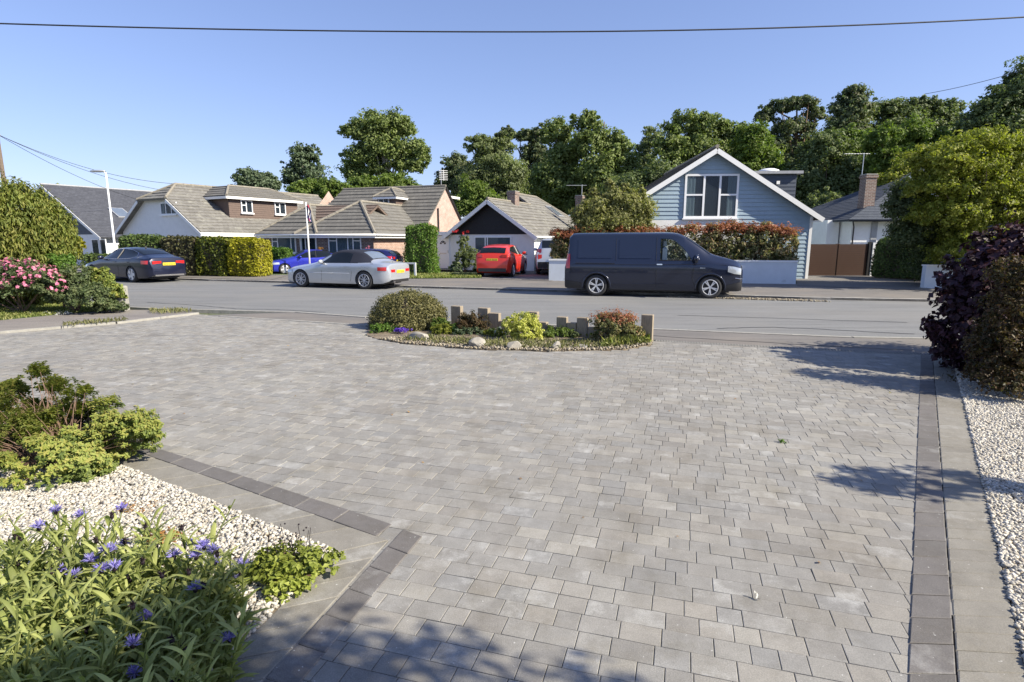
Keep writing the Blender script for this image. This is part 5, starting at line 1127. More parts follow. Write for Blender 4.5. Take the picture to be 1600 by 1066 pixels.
car, t, m = hatch('hatchback_car', 'dark blue hatchback mostly hidden behind the silver convertible', (.02, .022, .11), spokes=5, metal=.4)
t.scale = (.86,) * 3; place(t, (PY(572, 410, 28.2).x, 28.2), 168); t.location.z = .03
# --- silver four by four
st = [(0, .8, .7, .66, .5, .34), (.06, 1.0, .86, .84, .62, .28), (.3, 1.12, .98, .93, .66, .26), (1.2, 1.22, 1.06, .96, .7, .26), (1.45, 1.3, 1.08, .96, .72, .26), (2.0, 1.66, 1.1, .96, .7, .26), (2.4, 1.76, 1.1, .96, .7, .26), (4.2, 1.74, 1.12, .96, .7, .26), (4.5, 1.66, 1.12, .95, .69, .28), (4.68, 1.3, 1.08, .93, .68, .32), (4.76, .8, .72, .9, .66, .4)]
car, t, m = generic('four_by_four_car', 'silver four by four seen from behind between the red hatchback and the hedge', st, (.9, 3.75), (.55, .58, .60), .36, .42, .5, spokes=5)
for sd in (1, -1):
    car.side('side_window', 1.75, 4.4, const(1.14), lerpf(1.2, 1.5, 1.62, 1.62, 1.6, 1.5), M['carglass'], t, sd, .008); car.side('tail_light', 4.5, 4.72, const(.80), const(1.24), M['lamp_red'], t, sd, .014, 4, 3); mirror(car, t, 1.9, 1.12, m, sd)
xr = -car.L / 2; g = MB(); rows = []
for x in (4.52, 4.58, 4.63, 4.68): rows.append([Vector(car.P(x + .012, y, car.sec(x)[0][1] + .004)) for y in (-.66, -.3, 0, .3, .66)])
g.grid(rows); g.build('rear_window', M['carglass'], t, smooth=True, uv=False); MB().box(xr - .02, xr + .2, -.86, .86, .36, .64).build('bumper', M['black_plastic'], t); plate(t, xr + .018, -.28, .28, .90, 1.02, 'plate_yellow', -1)
for sd in (1, -1): MB().box(xr + .006, xr + .12, min(sd * .66, sd * .84), max(sd * .66, sd * .84), .76, .98).build('tail_light', M['lamp_red'], t)
place(t, (PY(868, 410, 29.4).x, 29.4), 86); t.location.z = .035
# ------------------------------------------------------------------ vegetation
BK = M['bark']; TREES = 'trees beyond the houses'
def tr(label, px, Y, lobes, g, n, leaf, **kw):
    nm = kw.pop('name', 'broadleaf_tree'); kw['clump'] = kw.get('clump', .22) * 1.3
    return tree(nm, label, 'tree', px, Y, lobes, G[g], int(n * 2.6), leaf * .72, bark=kw.pop('bark', BK), **kw)
tr('small distant round tree above the ridge of the half hipped chalet', 400, 75, [(385, 280, 20, 15), (405, 283, 25, 14), (422, 290, 14, 12)], 'grey_green', 5000, .45, clump=.3)
tr('thin feathery birch with drooping pale twigs left of the big oak', 475, 52, [(470, 250, 16, 26), (488, 242, 12, 16), (458, 276, 16, 22), (492, 275, 18, 20), (476, 298, 28, 16)], 'grey_green', 5200, .30, name='birch_tree', clump=.22, per=22, bark=M['bark_pale'], trunk=.16, branches=22)
tr('big spreading oak standing alone against the sky on the left', 603, 60, [(598, 196, 42, 22), (560, 205, 28, 17), (632, 200, 22, 18), (604, 230, 50, 26), (655, 235, 22, 20), (565, 245, 30, 20), (640, 258, 30, 16), (560, 270, 28, 14), (590, 262, 24, 12)], 'oak', 15000, .36, name='oak_tree', clump=.24, trunk=.42, branches=34, per=42, shell=(.35, 1.0), bark=M['bark_pale'])
tr('low leafy scrub tree under the birch behind the chalet dormer', 500, 46, [(480, 300, 30, 18), (515, 298, 30, 18), (540, 305, 20, 18)], 'oak_bright', 6000, .30, clump=.25)
tr('low leafy scrub tree at the foot of the big oak', 600, 50, [(570, 292, 30, 14), (610, 288, 35, 15), (645, 294, 20, 10)], 'oak_bright', 6000, .30, clump=.25)
tr('brownish dark pine at the left end of the woodland', 712, 62, [(712, 258, 20, 18), (700, 282, 18, 18), (725, 285, 22, 30), (690, 292, 12, 12)], 'pine', 6500, .34, name='pine_tree', clump=.28)
tr('tall weeping birch with light green hanging foliage above the antenna', 775, 47, [(745, 225, 22, 14), (765, 232, 26, 22), (790, 222, 16, 20), (770, 262, 42, 28), (800, 275, 26, 30), (750, 290, 34, 32), (795, 305, 30, 24)], 'birch', 15000, .24, name='birch_tree', clump=.22, bark=M['bark_pale'], trunk=.22, branches=26)
tr('bright green bushy tree behind the pink brick gable', 738, 42, [(740, 300, 20, 24), (728, 322, 24, 22), (758, 318, 22, 20)], 'oak_bright', 5200, .24, clump=.25)
tr('ragged dark pine between the weeping birch and the dark oaks', 815, 58, [(795, 208, 14, 12), (822, 212, 16, 12), (845, 212, 18, 14), (835, 240, 22, 18), (850, 262, 24, 20), (815, 300, 40, 20)], 'pine', 8500, .34, name='pine_tree', clump=.26, trunk=.3, branches=26)
tr('dark broad oak just left of the tallest crown in the middle of the wood', 880, 54, [(870, 208, 26, 20), (885, 240, 34, 26), (870, 285, 44, 36), (900, 320, 50, 24)], 'oak', 12000, .32, name='oak_tree', clump=.24, trunk=.36, branches=30)
tr('tallest dark oak behind the aerial in the middle of the wood', 930, 52, [(915, 190, 24, 16), (925, 222, 32, 26), (960, 232, 26, 26), (975, 265, 24, 32), (935, 275, 44, 38), (945, 325, 50, 28)], 'oak', 14000, .32, name='oak_tree', clump=.23, trunk=.4, branches=30)
tr('pale feathery birch in the gap left of the blue house gable', 1015, 60, [(1018, 218, 14, 22), (1005, 235, 12, 18), (1012, 262, 22, 24)], 'birch', 4000, .30, name='birch_tree', clump=.24, bark=M['bark_pale'], trunk=.14)
tr('wide dark green oak directly behind the blue gable peak', 1095, 50, [(1070, 195, 34, 20), (1110, 198, 40, 22), (1055, 232, 36, 30), (1100, 235, 50, 32), (1150, 225, 30, 30), (1050, 278, 50, 36), (1130, 270, 46, 34), (1180, 262, 34, 36)], 'oak', 20000, .31, name='oak_tree', clump=.20, trunk=.4, branches=22)
tr('bright green oak right of the blue gable', 1180, 46, [(1175, 222, 28, 30), (1195, 252, 24, 26), (1160, 262, 28, 26), (1215, 285, 34, 24)], 'oak_bright', 8500, .28, name='oak_tree', clump=.22)
tr('flat topped scots pine with rusty tints right of the blue gable', 1240, 50, [(1215, 168, 24, 10), (1250, 162, 30, 11), (1275, 178, 18, 12), (1195, 182, 16, 10), (1240, 200, 34, 14), (1215, 225, 26, 16), (1262, 230, 30, 20), (1235, 260, 34, 20), (1290, 250, 26, 26)], 'pine', 15000, .28, name='pine_tree', clump=.24, bark=simple('pine_bark', (.24, .15, .09), .9, .4, 8), trunk=.34, branches=30)
tr('cone shaped blue green conifer rising above the wood', 1332, 56, [(1332, 150, 20, 16), (1330, 172, 32, 20), (1325, 200, 34, 26)], 'pine', 8000, .32, name='conifer_tree', clump=.26)
tr('broad grey green tree on the skyline left of the right hand corner', 1420, 58, [(1385, 172, 34, 16), (1430, 168, 38, 16), (1475, 175, 28, 18), (1400, 205, 50, 28), (1460, 205, 46, 28)], 'dark', 15000, .33, clump=.2, trunk=.4)
tr('large dark tree filling the top right corner', 1570, 40, [(1590, 150, 46, 30), (1550, 178, 42, 26), (1620, 130, 40, 40), (1580, 205, 56, 40), (1530, 210, 34, 30), (1600, 260, 60, 40)], 'dark', 19000, .27, clump=.2, trunk=.4)
tr('dark shaded woodland tree above the small shed', 1300, 44, [(1290, 235, 40, 30), (1260, 275, 34, 34), (1315, 285, 46, 40), (1275, 320, 44, 30), (1360, 300, 40, 40)], 'dark', 17000, .28, clump=.22, trunk=.3)
tr('sunlit mid green oak beside the scots pine', 1340, 47, [(1322, 225, 26, 22), (1345, 248, 26, 22), (1360, 222, 22, 18), (1335, 270, 24, 18)], 'oak_bright', 8000, .27, name='oak_tree', clump=.23)
tr('bright lime green tree behind the slate roof', 1410, 41, [(1385, 218, 34, 20), (1425, 208, 38, 20), (1455, 225, 28, 22), (1395, 250, 42, 28), (1440, 255, 40, 30)], 'oak_bright', 13000, .25, clump=.22)
tr('yellow green young tree at the left foot of the slate roof', 1395, 35, [(1390, 285, 26, 16), (1412, 268, 20, 12), (1375, 308, 20, 14)], 'lime', 4000, .20, clump=.28)
tr('low rounded pale green tree behind the shed', 1296, 41, [(1285, 322, 26, 20), (1308, 320, 24, 20), (1270, 338, 18, 18), (1318, 340, 18, 18)], 'birch', 7500, .18, clump=.22, trunk=.12)
tr('dark dense tree filling the gap behind the white flowering shrub', 990, 44, [(985, 300, 40, 30), (1030, 290, 34, 34), (960, 345, 40, 20)], 'dark', 8000, .28, clump=.24)
tr('dark tree behind the right side of the weeping birch', 845, 66, [(850, 300, 50, 36), (800, 320, 50, 30)], 'dark', 8000, .4, clump=.24)
tr('dark woodland tree behind the white gable dormer lamp', 1210, 60, [(1200, 310, 60, 40), (1140, 300, 60, 40)], 'dark', 9000, .38, clump=.22)
tr('distant tree top left of the dark slate ridge', 85, 60, [(85, 296, 10, 7), (75, 300, 10, 6)], 'oak', 900, .4, clump=.4)
tr('olive green tree with airy sunlit crown left of the blue house', 955, 24.6, [(962, 310, 24, 16), (1002, 300, 7, 12), (952, 289, 8, 10), (926, 300, 8, 10), (975, 293, 6, 9), (938, 320, 30, 18), (985, 322, 32, 18), (915, 338, 26, 16), (1002, 330, 20, 22), (955, 345, 50, 18), (985, 304, 14, 10), (1000, 352, 26, 12), (925, 360, 30, 14)], 'olive', 15000, .13, clump=.24, trunk=.09, branches=26, per=26)
# white flowering shrub
c = PY(906, 362, 26); s_ = SC(362, 26); q = shrub('flowering_shrub', 'white flowering shrub beside the olive green tree behind the red tipped hedge', 'shrub', [((c.x, 26, c.z - .2), (.55, .4, .45))], G['mixed'], 1200, .09, loc=(c.x, 26)); X, N, r, _ = lobe_leaves([((0, 0, c.z - .15), (.6, .45, .5))], 500, .3, 12); leaf_mesh('blossom', X, N, .12, G['white_petal'], q, aspect=.9)
# big yellow green maple on the right
tr('large yellow green maple overhanging the hedge on the right', 1575, 19.5, [(1524, 222, 46, 18), (1579, 228, 34, 16), (1464, 245, 38, 20), (1494, 262, 56, 24), (1554, 258, 50, 22), (1459, 290, 34, 18), (1594, 285, 50, 22), (1524, 300, 60, 24), (1634, 300, 40, 26), (1484, 330, 50, 26), (1574, 330, 60, 28), (1634, 350, 40, 30), (1524, 365, 50, 26), (1594, 375, 50, 26), (1504, 395, 40, 24)], 'lime', 34000, .125, name='maple_tree', clump=.14, trunk=.13, branches=40, per=28, depth=1.3)
tr('dark shaded small tree with fine leaves left of the yellow green maple', 1470, 21.5, [(1422, 300, 24, 22), (1407, 325, 20, 20), (1447, 335, 30, 28), (1422, 365, 26, 26), (1472, 375, 34, 34), (1502, 400, 30, 30), (1462, 410, 30, 30), (1522, 430, 40, 26)], 'mixed', 24000, .12, clump=.24, trunk=.08, branches=24, per=26, depth=.9)

# clipped hedges: leaves over a rounded box
def hedge(label, a, b, wd, h, g, n, leaf, name='hedge', core=True, wob=.06, group=None, z0=0.0, cat='hedge'):
    a = Vector((a[0], a[1], 0)); b = Vector((b[0], b[1], 0)); L = (b - a).length; ang = math.atan2(b.y - a.y, b.x - a.x); root = thing(name, label, cat, (a.x, a.y, z0), ang, group)
    ar = [L * h, L * h, L * wd, wd * h, wd * h]; pr = np.array(ar) / sum(ar); f = np.random.choice(5, n, p=pr); u, v = np.random.rand(n), np.random.rand(n); C = np.zeros((n, 3)); N = np.zeros((n, 3))
    for k, (pos, nm) in enumerate([(lambda u, v: (u * L, 0 * u, v * h), (0, -1, 0)), (lambda u, v: (u * L, wd + 0 * u, v * h), (0, 1, 0)), (lambda u, v: (u * L, v * wd, h + 0 * u), (0, 0, 1)), (lambda u, v: (0 * u, u * wd, v * h), (-1, 0, 0)), (lambda u, v: (L + 0 * u, u * wd, v * h), (1, 0, 0))]):
        s_ = f == k; p = pos(u[s_], v[s_]); C[s_] = np.stack(p, 1); N[s_] = nm
    ctr = np.array([L / 2, wd / 2, h / 2]); rr = min(wd, h) * .25; d = C - ctr; half = np.array([L / 2, wd / 2, h / 2]); ex = np.maximum(np.abs(d) - (half - rr), 0); ln = np.linalg.norm(ex, axis=1, keepdims=True); inn = np.minimum(np.abs(d), half - rr); C = ctr + np.sign(d) * (inn + ex / np.maximum(ln, 1e-6) * np.minimum(ln, rr))
    w_ = np.sin(C[:, 0:1] * 3.1 + C[:, 2:3] * 2.3) * np.sin(C[:, 0:1] * 7.3 + 1.3) * wob + np.random.normal(0, wob * .5, (n, 1)) - np.abs(np.random.normal(0, .07, (n, 1))); C = C + N * w_; k = C[:, 2] > .02
    leaf_mesh('foliage', C[k], N[k], leaf, G[g], root, up=.15, fold=.15)
    if core: MB().box(.15, L - .15, .16, wd - .16, 0.01, h - .16).build('inner_wood', M['bark'], root)
    return root
Yh = 27.0
def HX(px, Y=Yh): return (PY(px, 400, Y).x, Y)
zt = lambda py, Y=Yh: PY(800, py, Y).z
hedge('dark green clipped hedge behind the navy saloon', HX(184), HX(250), .9, zt(368), 'hedge', 5000, .13)
hedge('bronze leaved clipped hedge between the dark green hedge and the golden hedge', HX(250, 26.9), HX(304, 26.6), .9, zt(370), 'hedge_bronze', 4500, .12)
hedge('green and gold mottled length of clipped hedge next to the bronze hedge', HX(304, 26.6), HX(352, 26.2), .9, zt(371, 26.4), 'gold_green', 4500, .12)
hedge('golden yellow clipped hedge at the corner of the chalet drive', HX(352, 26.2), HX(401, 25.8), 1.2, zt(373, 26), 'gold', 6000, .12)
hedge('low hedge under the navy gable left of the street lamp', HX(126, 31), HX(176, 31), .7, zt(397, 31), 'hedge', 1800, .14)
hedge('fresh green leafy hedge left of the bright blue saloon', HX(404, 29.5), HX(446, 29.2), .8, zt(388, 29.3), 'hedge_fresh', 3500, .16)
hedge('bushy upright green conifer between the brick bungalow and the white door', HX(631, 27.6), HX(677, 27.4), 1.1, zt(352, 27.5), 'hedge_fresh', 9000, .10, name='conifer_bush', cat='bush', wob=.09)
c1, c2 = PY(1362, 400, 25.2), PY(1450, 400, 23.6); hedge('tall dark green clipped hedge in shade right of the brown gate', (c1.x, 25.2), (c2.x, 23.6), 1.4, PY(1400, 372, 24.5).z, 'hedge', 13000, .10)
c1, c2 = PY(1450, 400, 22.6), PY(1600, 400, 21.6); hedge('dark hedge under the yellow green maple behind the short wall end', (c1.x, 22.9), (c2.x + 3, 21), 1.6, 2.0, 'hedge', 9000, .12)
# red tipped hedge in the blue house's garden
def photinia(label, px0, px1, Y0, Y1, top0, top1, n):
    a, b = PY(px0, 380, Y0), PY(px1, 380, Y1); root = thing('photinia_hedge', label, 'hedge', (a.x, Y0, 0), math.atan2(Y1 - Y0, b.x - a.x)); n = int(n * 1.8); L = math.hypot(b.x - a.x, Y1 - Y0); k = max(2, round(L / .75)); lob = []; tops = []
    for i in range(k):
        t = (i + .5) / k; h = PY(800, top0 + (top1 - top0) * t, Y0 + (Y1 - Y0) * t).z * random.uniform(.95, 1.04); lob.append(((L * t, .55, h * .68), (L / k * .75, .62, h * .36))); lob.append(((L * t, .6, h * .35), (L / k * .7, .6, h * .38))); tops.append(((L * t, .5, h * .95), (L / k * .65, .5, h * .09)))
    X, N, r, Cc = lobe_leaves(lob, n, .22, 24, (.6, 1.03), .95, -.95, .08); kz = X[:, 2] > .05; leaf_mesh('foliage', X[kz], N[kz], .115, G['photinia'], root, up=.3, rnd=r[kz], aspect=.5)
    X, N, r, Cc = lobe_leaves(tops, n // 5, .4, 10, (.3, 1.2), 1.1, -.3, .25); leaf_mesh('red_shoots', X, N, .11, G['photinia_red'], root, up=.8, rnd=r, aspect=.4)
    t_ = MB()
    for i in range(k * 4): x = random.uniform(.2, L - .2); t_.tube([(x, .6, 0), (x + random.uniform(-.2, .2), .5, 1.3)], [.03, .01], 5)
    t_.build('stem', BK, root, uv=False)
photinia('rounded red tipped photinia hedge right of the dark van', 1100, 1247, 23.1, 22.4, 353, 357, 13000)
photinia('long red tipped photinia hedge showing above the roof of the dark van', 896, 1095, 24.0, 23.2, 361, 358, 11000)
photinia('bronze photinia bush on the left end of the pale garden wall', 862, 900, 24.2, 24.0, 361, 360, 5000)

# left hand garden
c = PY(50, 375, 14.6); s_ = SC(375, 14.6)
hd = thing('conifer_hedge', 'big rounded golden green conifer hedge at the left edge', 'hedge', (c.x - .5, 14.6, 0)); X, N, r, Cc = lobe_leaves([((-.35, .3, 1.75), (1.50, 1.25, 1.35)), ((-1.6, .4, 1.8), (1.3, 1.3, 1.3)), ((.18, .2, 1.6), (.80, 1.1, 1.42)), ((-.2, .2, 1.0), (1.3, 1.1, 1.1)), ((-1.5, .2, 1.0), (1.2, 1.1, 1.1))], 85000, .12, 30, (.80, 1.0), 1.8, -.9, .03)
k = X[:, 2] > .05; up_ = np.tile(np.array([[0.0, 0, 1]]), (int(k.sum()), 1)) + np.random.normal(0, .35, (int(k.sum()), 3)); leaf_mesh('foliage', X[k], N[k], .12, G['conifer'], hd, aspect=.28, rnd=r[k], along=up_)
MB().lathe([(.6, 0), (.9, .6), (.95, 1.5), (.6, 2.0), (.1, 2.2)], 16, 'z', (-.3, .3, 0)).build('inner_wood', BK, hd, smooth=True, uv=False)
def PL(px, py, Y, rx, ry, rd=None): c = PY(px, py, Y); s_ = SC(py, Y); return ((c.x, Y, max(.05, c.z)), (rx * s_, rd or rx * s_ * .8, ry * s_))
def flowers(root, lobes, n, size, g, part='blossom', petals=5, clump=.5):
    L = [((c[0] - root.location.x, c[1] - root.location.y, c[2]), r) for c, r in lobes]; Cs, Ns, Al = [], [], []
    X, N, r, _ = lobe_leaves(L, n, .12, 2, (.95, 1.06), 1, -.2, .04)
    for x, nn in zip(X, N):
        nn = nn / np.linalg.norm(nn); t = np.cross(nn, (0.3, .2, .9)); t /= np.linalg.norm(t); b = np.cross(nn, t)
        for i in range(petals): a_ = 2 * math.pi * i / petals; d = t * math.cos(a_) + b * math.sin(a_) + nn * .35; Cs.append(x + d * size * .3); Ns.append(nn); Al.append(d)
    Ns = np.array(Ns); o = leaf_mesh(part, np.array(Cs), Ns * 6, size * .6, G[g], root, aspect=.8, jit=.2, along=np.array(Al)); return o
lb = [PL(30, 440, 13.2, 55, 34), PL(75, 448, 12.9, 26, 26), PL(-40, 440, 13.5, 50, 36)]
q = shrub('pink_flower_shrub', 'shrub covered in pink blossoms at the left edge', 'shrub', lb, G['mixed'], 15000, .075, M['twig'], clump=.18, stems=14); flowers(q, lb, 750, .075, 'pink')
q = shrub('leafy_shrub', 'grey green sprawling shrub between the pink shrub and the concrete post', 'shrub', [PL(115, 450, 13.3, 34, 32), PL(140, 465, 13.0, 34, 22), PL(95, 462, 13.2, 26, 24)], G['mixed'], 12000, .065, M['twig'], clump=.2, stems=14)
q = shrub('leafy_shrub', 'yellow green leafy shrub leaning towards the navy saloon', 'shrub', [PL(158, 440, 13.6, 17, 20), PL(168, 455, 13.4, 22, 18), PL(148, 428, 13.7, 8, 14), PL(182, 462, 13.5, 12, 10)], G['azalea'], 6000, .085, M['twig'], clump=.25, stems=10)
q = shrub('leafy_shrub', 'bright young shrub in front of the conifer hedge behind the pink shrub', 'shrub', [PL(92, 420, 13.9, 16, 20), PL(105, 408, 14, 10, 12)], G['hedge_fresh'], 3500, .08, M['twig'], clump=.25, stems=6)
q = shrub('low_shrub', 'low dark spreading shrub at the foot of the concrete post', 'shrub', [PL(170, 480, 13.2, 26, 9)], G['mixed'], 3500, .06, None, clump=.2)
p0 = P(85, 494); shrub('daisy_clump', 'small white daisies in the lawn below the grey green shrub', 'flowers', [((p0.x, p0.y, .05), (.45, .2, .05))], G['white_petal'], 130, .035, None, clump=.2, per=3)
shrub('golden_shrub', 'golden yellow shrub beside the navy gabled house, left of its windows', 'shrub', [PL(124, 380, 30, 7, 12), PL(118, 390, 30, 6, 14)], G['gold'], 1800, .12, None)
# climbing rose and plants by the white door
lb = [PL(726, 385, 30.2, 9, 24), PL(737, 408, 29.8, 16, 20), PL(720, 410, 29.8, 12, 18)]
q = shrub('climbing_rose', 'climbing rose with a few red flowers beside the white door', 'shrub', lb, G['birch'], 5500, .10, M['twig'], stems=16); flowers(q, [PL(728, 364, 30, 4, 4), PL(712, 363, 30, 6, 3)], 14, .16, 'red_petal')
shrub('low_shrub', 'low rounded shrub at the foot of the climbing rose', 'shrub', [PL(712, 420, 29.5, 10, 10), PL(745, 422, 29.2, 8, 10)], G['grey_green'], 2200, .10, None)
for i, (px, lab) in enumerate(((501, 'small potted plant hanging left of the bungalow bay window'), (575, 'red flowering plant under the right end of the brick bungalow window'))):
    shrub('hanging_plant', lab, 'plant', [PL(px, 389, 28.6, 4, 4)], G['rust' if i == 0 else 'pink'], 260, .07, None)

# island bed planting
q = shrub('clipped_dome_bush', 'large clipped bronze green dome bush at the left end of the island', 'bush', [PL(638, 497, 11.2, 59, 42, .62), PL(630, 508, 11.1, 52, 28, .6), PL(662, 500, 11.2, 36, 36, .55)], G['dome'], 44000, .040, M['twig'], clump=.12, per=22, shell=(.78, 1.0), noise_amt=.02, flat=1, lower=-.35)
MB().lathe([(.26, 0), (.36, .2), (.32, .42), (.15, .55), (.02, .58)], 16, 'z', (.02, .02, 0)).build('inner_wood', BK, q, smooth=True, uv=False)
def IS(name, label, lst, g, n, leaf, cat='shrub', **kw): return shrub(name, label, cat, [PL(*a) for a in lst], G[g], n, leaf, kw.pop('stem', M['twig']), **kw)
def yb(px, py): return P(px, py).y
IS('ground_cover_plant', 'fresh green leafy clump at the far left foot of the dome bush', [(595, 518, 10.45, 20, 9), (608, 514, 10.6, 16, 10)], 'hedge_fresh', 2600, .035, cat='plant', stem=None)
q = IS('alpine_flower', 'mat of violet flowers in front of the dome bush', [(630, 522, 10.35, 14, 5)], 'purple_petal', 1500, .022, cat='flowers', stem=None, lower=0)
IS('bronze_shrub', 'small rounded bronze shrub between the first two tall posts', [(735, 504, 10.4, 26, 15), (745, 510, 10.35, 20, 12)], 'bronze', 4500, .035)
IS('green_rosette_plant', 'dark green spiky clump right of the dome bush', [(690, 512, 10.6, 18, 15)], 'oak_bright', 2200, .05, cat='plant', stem=None)
IS('yellow_green_plant', 'yellow green leafy clump behind the low buff rock', [(692, 525, 10.3, 17, 12)], 'lime', 2000, .04, cat='plant', stem=None)
IS('green_rosette_plant', 'blue green low plants right of the pointed rock', [(735, 522, 10.3, 26, 8), (765, 525, 10.2, 14, 7)], 'grey_green', 2600, .035, cat='plant', stem=None)
IS('golden_dwarf_shrub', 'pale yellow rounded dwarf shrub in the middle of the island', [(815, 507, 9.8, 30, 17), (822, 522, 9.75, 26, 18)], 'yellow', 9500, .035, clump=.14, shell=(.75, 1))
IS('white_flower_plant', 'dark plant with tiny white flowers left of the yellow dwarf shrub', [(783, 525, 10.1, 12, 10)], 'dark', 900, .03, cat='flowers', stem=None)
flowers(bpy.data.objects['white_flower_plant'], [PL(783, 522, 10.05, 13, 10)], 45, .03, 'white_petal')
IS('green_rosette_plant', 'bright green low plants right of the yellow dwarf shrub', [(870, 526, 10.1, 30, 9)], 'oak_bright', 3200, .04, cat='plant', stem=None)
q = IS('red_tipped_shrub', 'red tipped rounded shrub at the right end of the island', [(960, 508, 9.42, 34, 18), (952, 524, 9.38, 28, 15), (985, 520, 9.35, 20, 17)], 'photinia', 11000, .035, clump=.16)
X, N, r, _ = lobe_leaves([((0.02, 0, PL(958, 499, 9.42, 30, 12)[0][2]), (.32, .25, .12))], 1300, .3, 8, (.6, 1.2), 1.1, 0); leaf_mesh('red_shoots', X, N, .035, G['photinia_red'], q, up=.9)
IS('grassy_plant', 'strappy grassy clump between the red tipped shrub and the end post', [(992, 530, 9.6, 18, 9), (1003, 524, 9.6, 10, 12)], 'grass', 2200, .055, cat='plant', stem=None, aspect=.15) if False else None
IS('green_rosette_plant', 'soft green clump between the dome bush and the second tall post', [(712, 520, 10.35, 12, 12)], 'hedge_fresh', 1500, .04, cat='plant', stem=None)
IS('yellow_green_plant', 'yellow green strappy clump left of the pale rounded rock', [(778, 540, 10.0, 12, 9), (765, 536, 10.05, 10, 7)], 'lime', 1300, .045, cat='plant', stem=None, aspect=.2, up=.1)
IS('yellow_green_plant', 'yellow tinged strappy clump left of the pale wedge shaped rock', [(935, 536, 9.9, 16, 7), (915, 530, 10.0, 14, 6)], 'lime', 1500, .045, cat='plant', stem=None, aspect=.2)
IS('grey_leaf_plant', 'grey green clump at the foot of the end post', [(995, 530, 9.65, 20, 12), (1006, 520, 9.6, 10, 14)], 'mixed', 2400, .05, cat='plant', stem=None, aspect=.2)
IS('green_rosette_plant', 'low dark plant between the yellow dwarf shrub and the white rock', [(850, 540, 9.95, 12, 6), (890, 536, 9.95, 14, 6)], 'mixed', 1500, .035, cat='plant', stem=None)
blades('island_grass', 'thin dry grasses and weeds growing along the front edge of the island bed', [[P(620, 534), P(740, 544), P(860, 547.5), P(975, 545), P(1015, 539), P(1010, 533), P(900, 536), P(760, 534), P(650, 527)]], 1500, .10, G['straw'], cat='grass', z=.01, wd=.007)
blades('island_grass', 'green strappy grass at the right end of the island beside the end post', [[P(940, 545), P(1016, 538), P(1012, 531), P(950, 536)]], 700, .16, G['grass'], cat='grass', z=.01, wd=.012)

# right hand bushes
def RL(px, py, Y, rx, ry, rd=None): return PL(px, py, Y, rx, ry, rd)
lb = [RL(1600, 388, 7.6, 46, 34, .7), RL(1560, 425, 7.5, 54, 38, .7), RL(1522, 470, 7.4, 40, 46, .6), RL(1512, 522, 7.3, 40, 44, .5), RL(1550, 560, 7.1, 60, 42, .6), RL(1600, 480, 7.6, 70, 70, .8), RL(1680, 430, 7.9, 90, 90, .9), RL(1620, 570, 7.0, 60, 34, .6)]
q = shrub('smoke_bush', 'dark purple smoke bush overhanging the right side of the drive', 'bush', lb, G['purple'], 20000, .085, M['twig'], clump=.24, per=26, stems=30, aspect=.75, shell=(.6, 1.05), lower=-.95)
lb = [RL(1590, 430, 6.5, 44, 34, .35), RL(1600, 500, 6.3, 60, 60, .4), RL(1570, 548, 6.2, 50, 40, .4), RL(1640, 560, 6.2, 70, 48, .5)]
shrub('bronze_bush', 'bronze and green small leaved bush in front of the purple smoke bush', 'bush', lb + [RL(1575, 590, 6.1, 60, 22, .5), RL(1650, 590, 6.1, 60, 26, .5)], G['bronze'], 24000, .042, M['twig'], clump=.2, stems=20)
c = (6.9, 3.6); q = shrub('tall_shrub', 'tall garden shrub outside the right edge whose shadow crosses the gravel', 'bush', [((5.75, 2.75, 2.15), (.75, .30, .12)), ((6.3, 2.5, 1.7), (.45, .4, .5)), ((6.3, 2.4, .9), (.4, .4, .6))], G['mixed'], 7000, .08, M['twig'], clump=.25)
# unseen foliage added and shaped to cast the house's shade on the near paving
q = shrub('shade_caster', 'added unseen leafy shade caster behind the camera that shades the nearest paving', 'bush', [((3.95, -.45, 3.5), (1.0, .95, .42)), ((3.35, -.05, 3.55), (.62, .66, .38)), ((4.9, -2.0, 3.4), (1.0, .8, .5)), ((4.6, -1.3, 2.6), (1.2, .7, .8)), ((4.6, -1.4, 1.5), (1.1, .6, 1.0))], G['mixed'], 46000, .09, M['twig'], clump=.24, stems=20)

# azalea in the bed
c = P(90, 745)
env = [(PL(30, 690, 4.3, 70, 60, .5), 1), (PL(110, 690, 4.2, 90, 58, .5), 1.2), (PL(175, 695, 4.15, 66, 44, .4), .9), (PL(70, 640, 4.45, 78, 44, .4), .8), (PL(-40, 670, 4.3, 70, 70, .5), .6), (PL(60, 730, 4.0, 110, 30, .4), .8), (PL(150, 735, 3.98, 60, 24, .3), .4)]
lb = []
for (c_, r_), wgt in env:
    for i in range(int(30 * wgt)):
        d = sphere_pts(1)[0]; k_ = random.uniform(.55, 1.0); z_ = c_[2] + d[2] * r_[2] * k_
        if z_ > .05: rr = random.uniform(.05, .15); lb.append(((c_[0] + d[0] * r_[0] * k_, c_[1] + d[1] * r_[1] * k_, z_), (rr, rr, rr * random.uniform(.5, 1.1))))
for a in ((60, 580, 4.5, 14, 12, .1), (12, 605, 4.5, 18, 10, .12), (212, 655, 4.2, 34, 14, .2), (120, 612, 4.5, 20, 12, .14), (165, 630, 4.4, 22, 10, .16), (232, 670, 4.1, 14, 10, .1)): lb += [PL(*a)] * 2
root = thing('azalea_shrub', 'sprawling yellow green azalea on the white gravel at the left', 'shrub', (PL(90, 690, 4.2, 1, 1)[0][0], 4.2, 0))
L_ = [((c_[0] - root.location.x, c_[1] - 4.2, c_[2]), r_) for c_, r_ in lb]; tips = []; st = MB(); X, N, r, Cc = lobe_leaves(L_, 10, .1, 1)
rngs = [(np.array(c_), np.array(r_)) for c_, r_ in L_]; Cs, Ns, Al, Rn = [], [], [], []
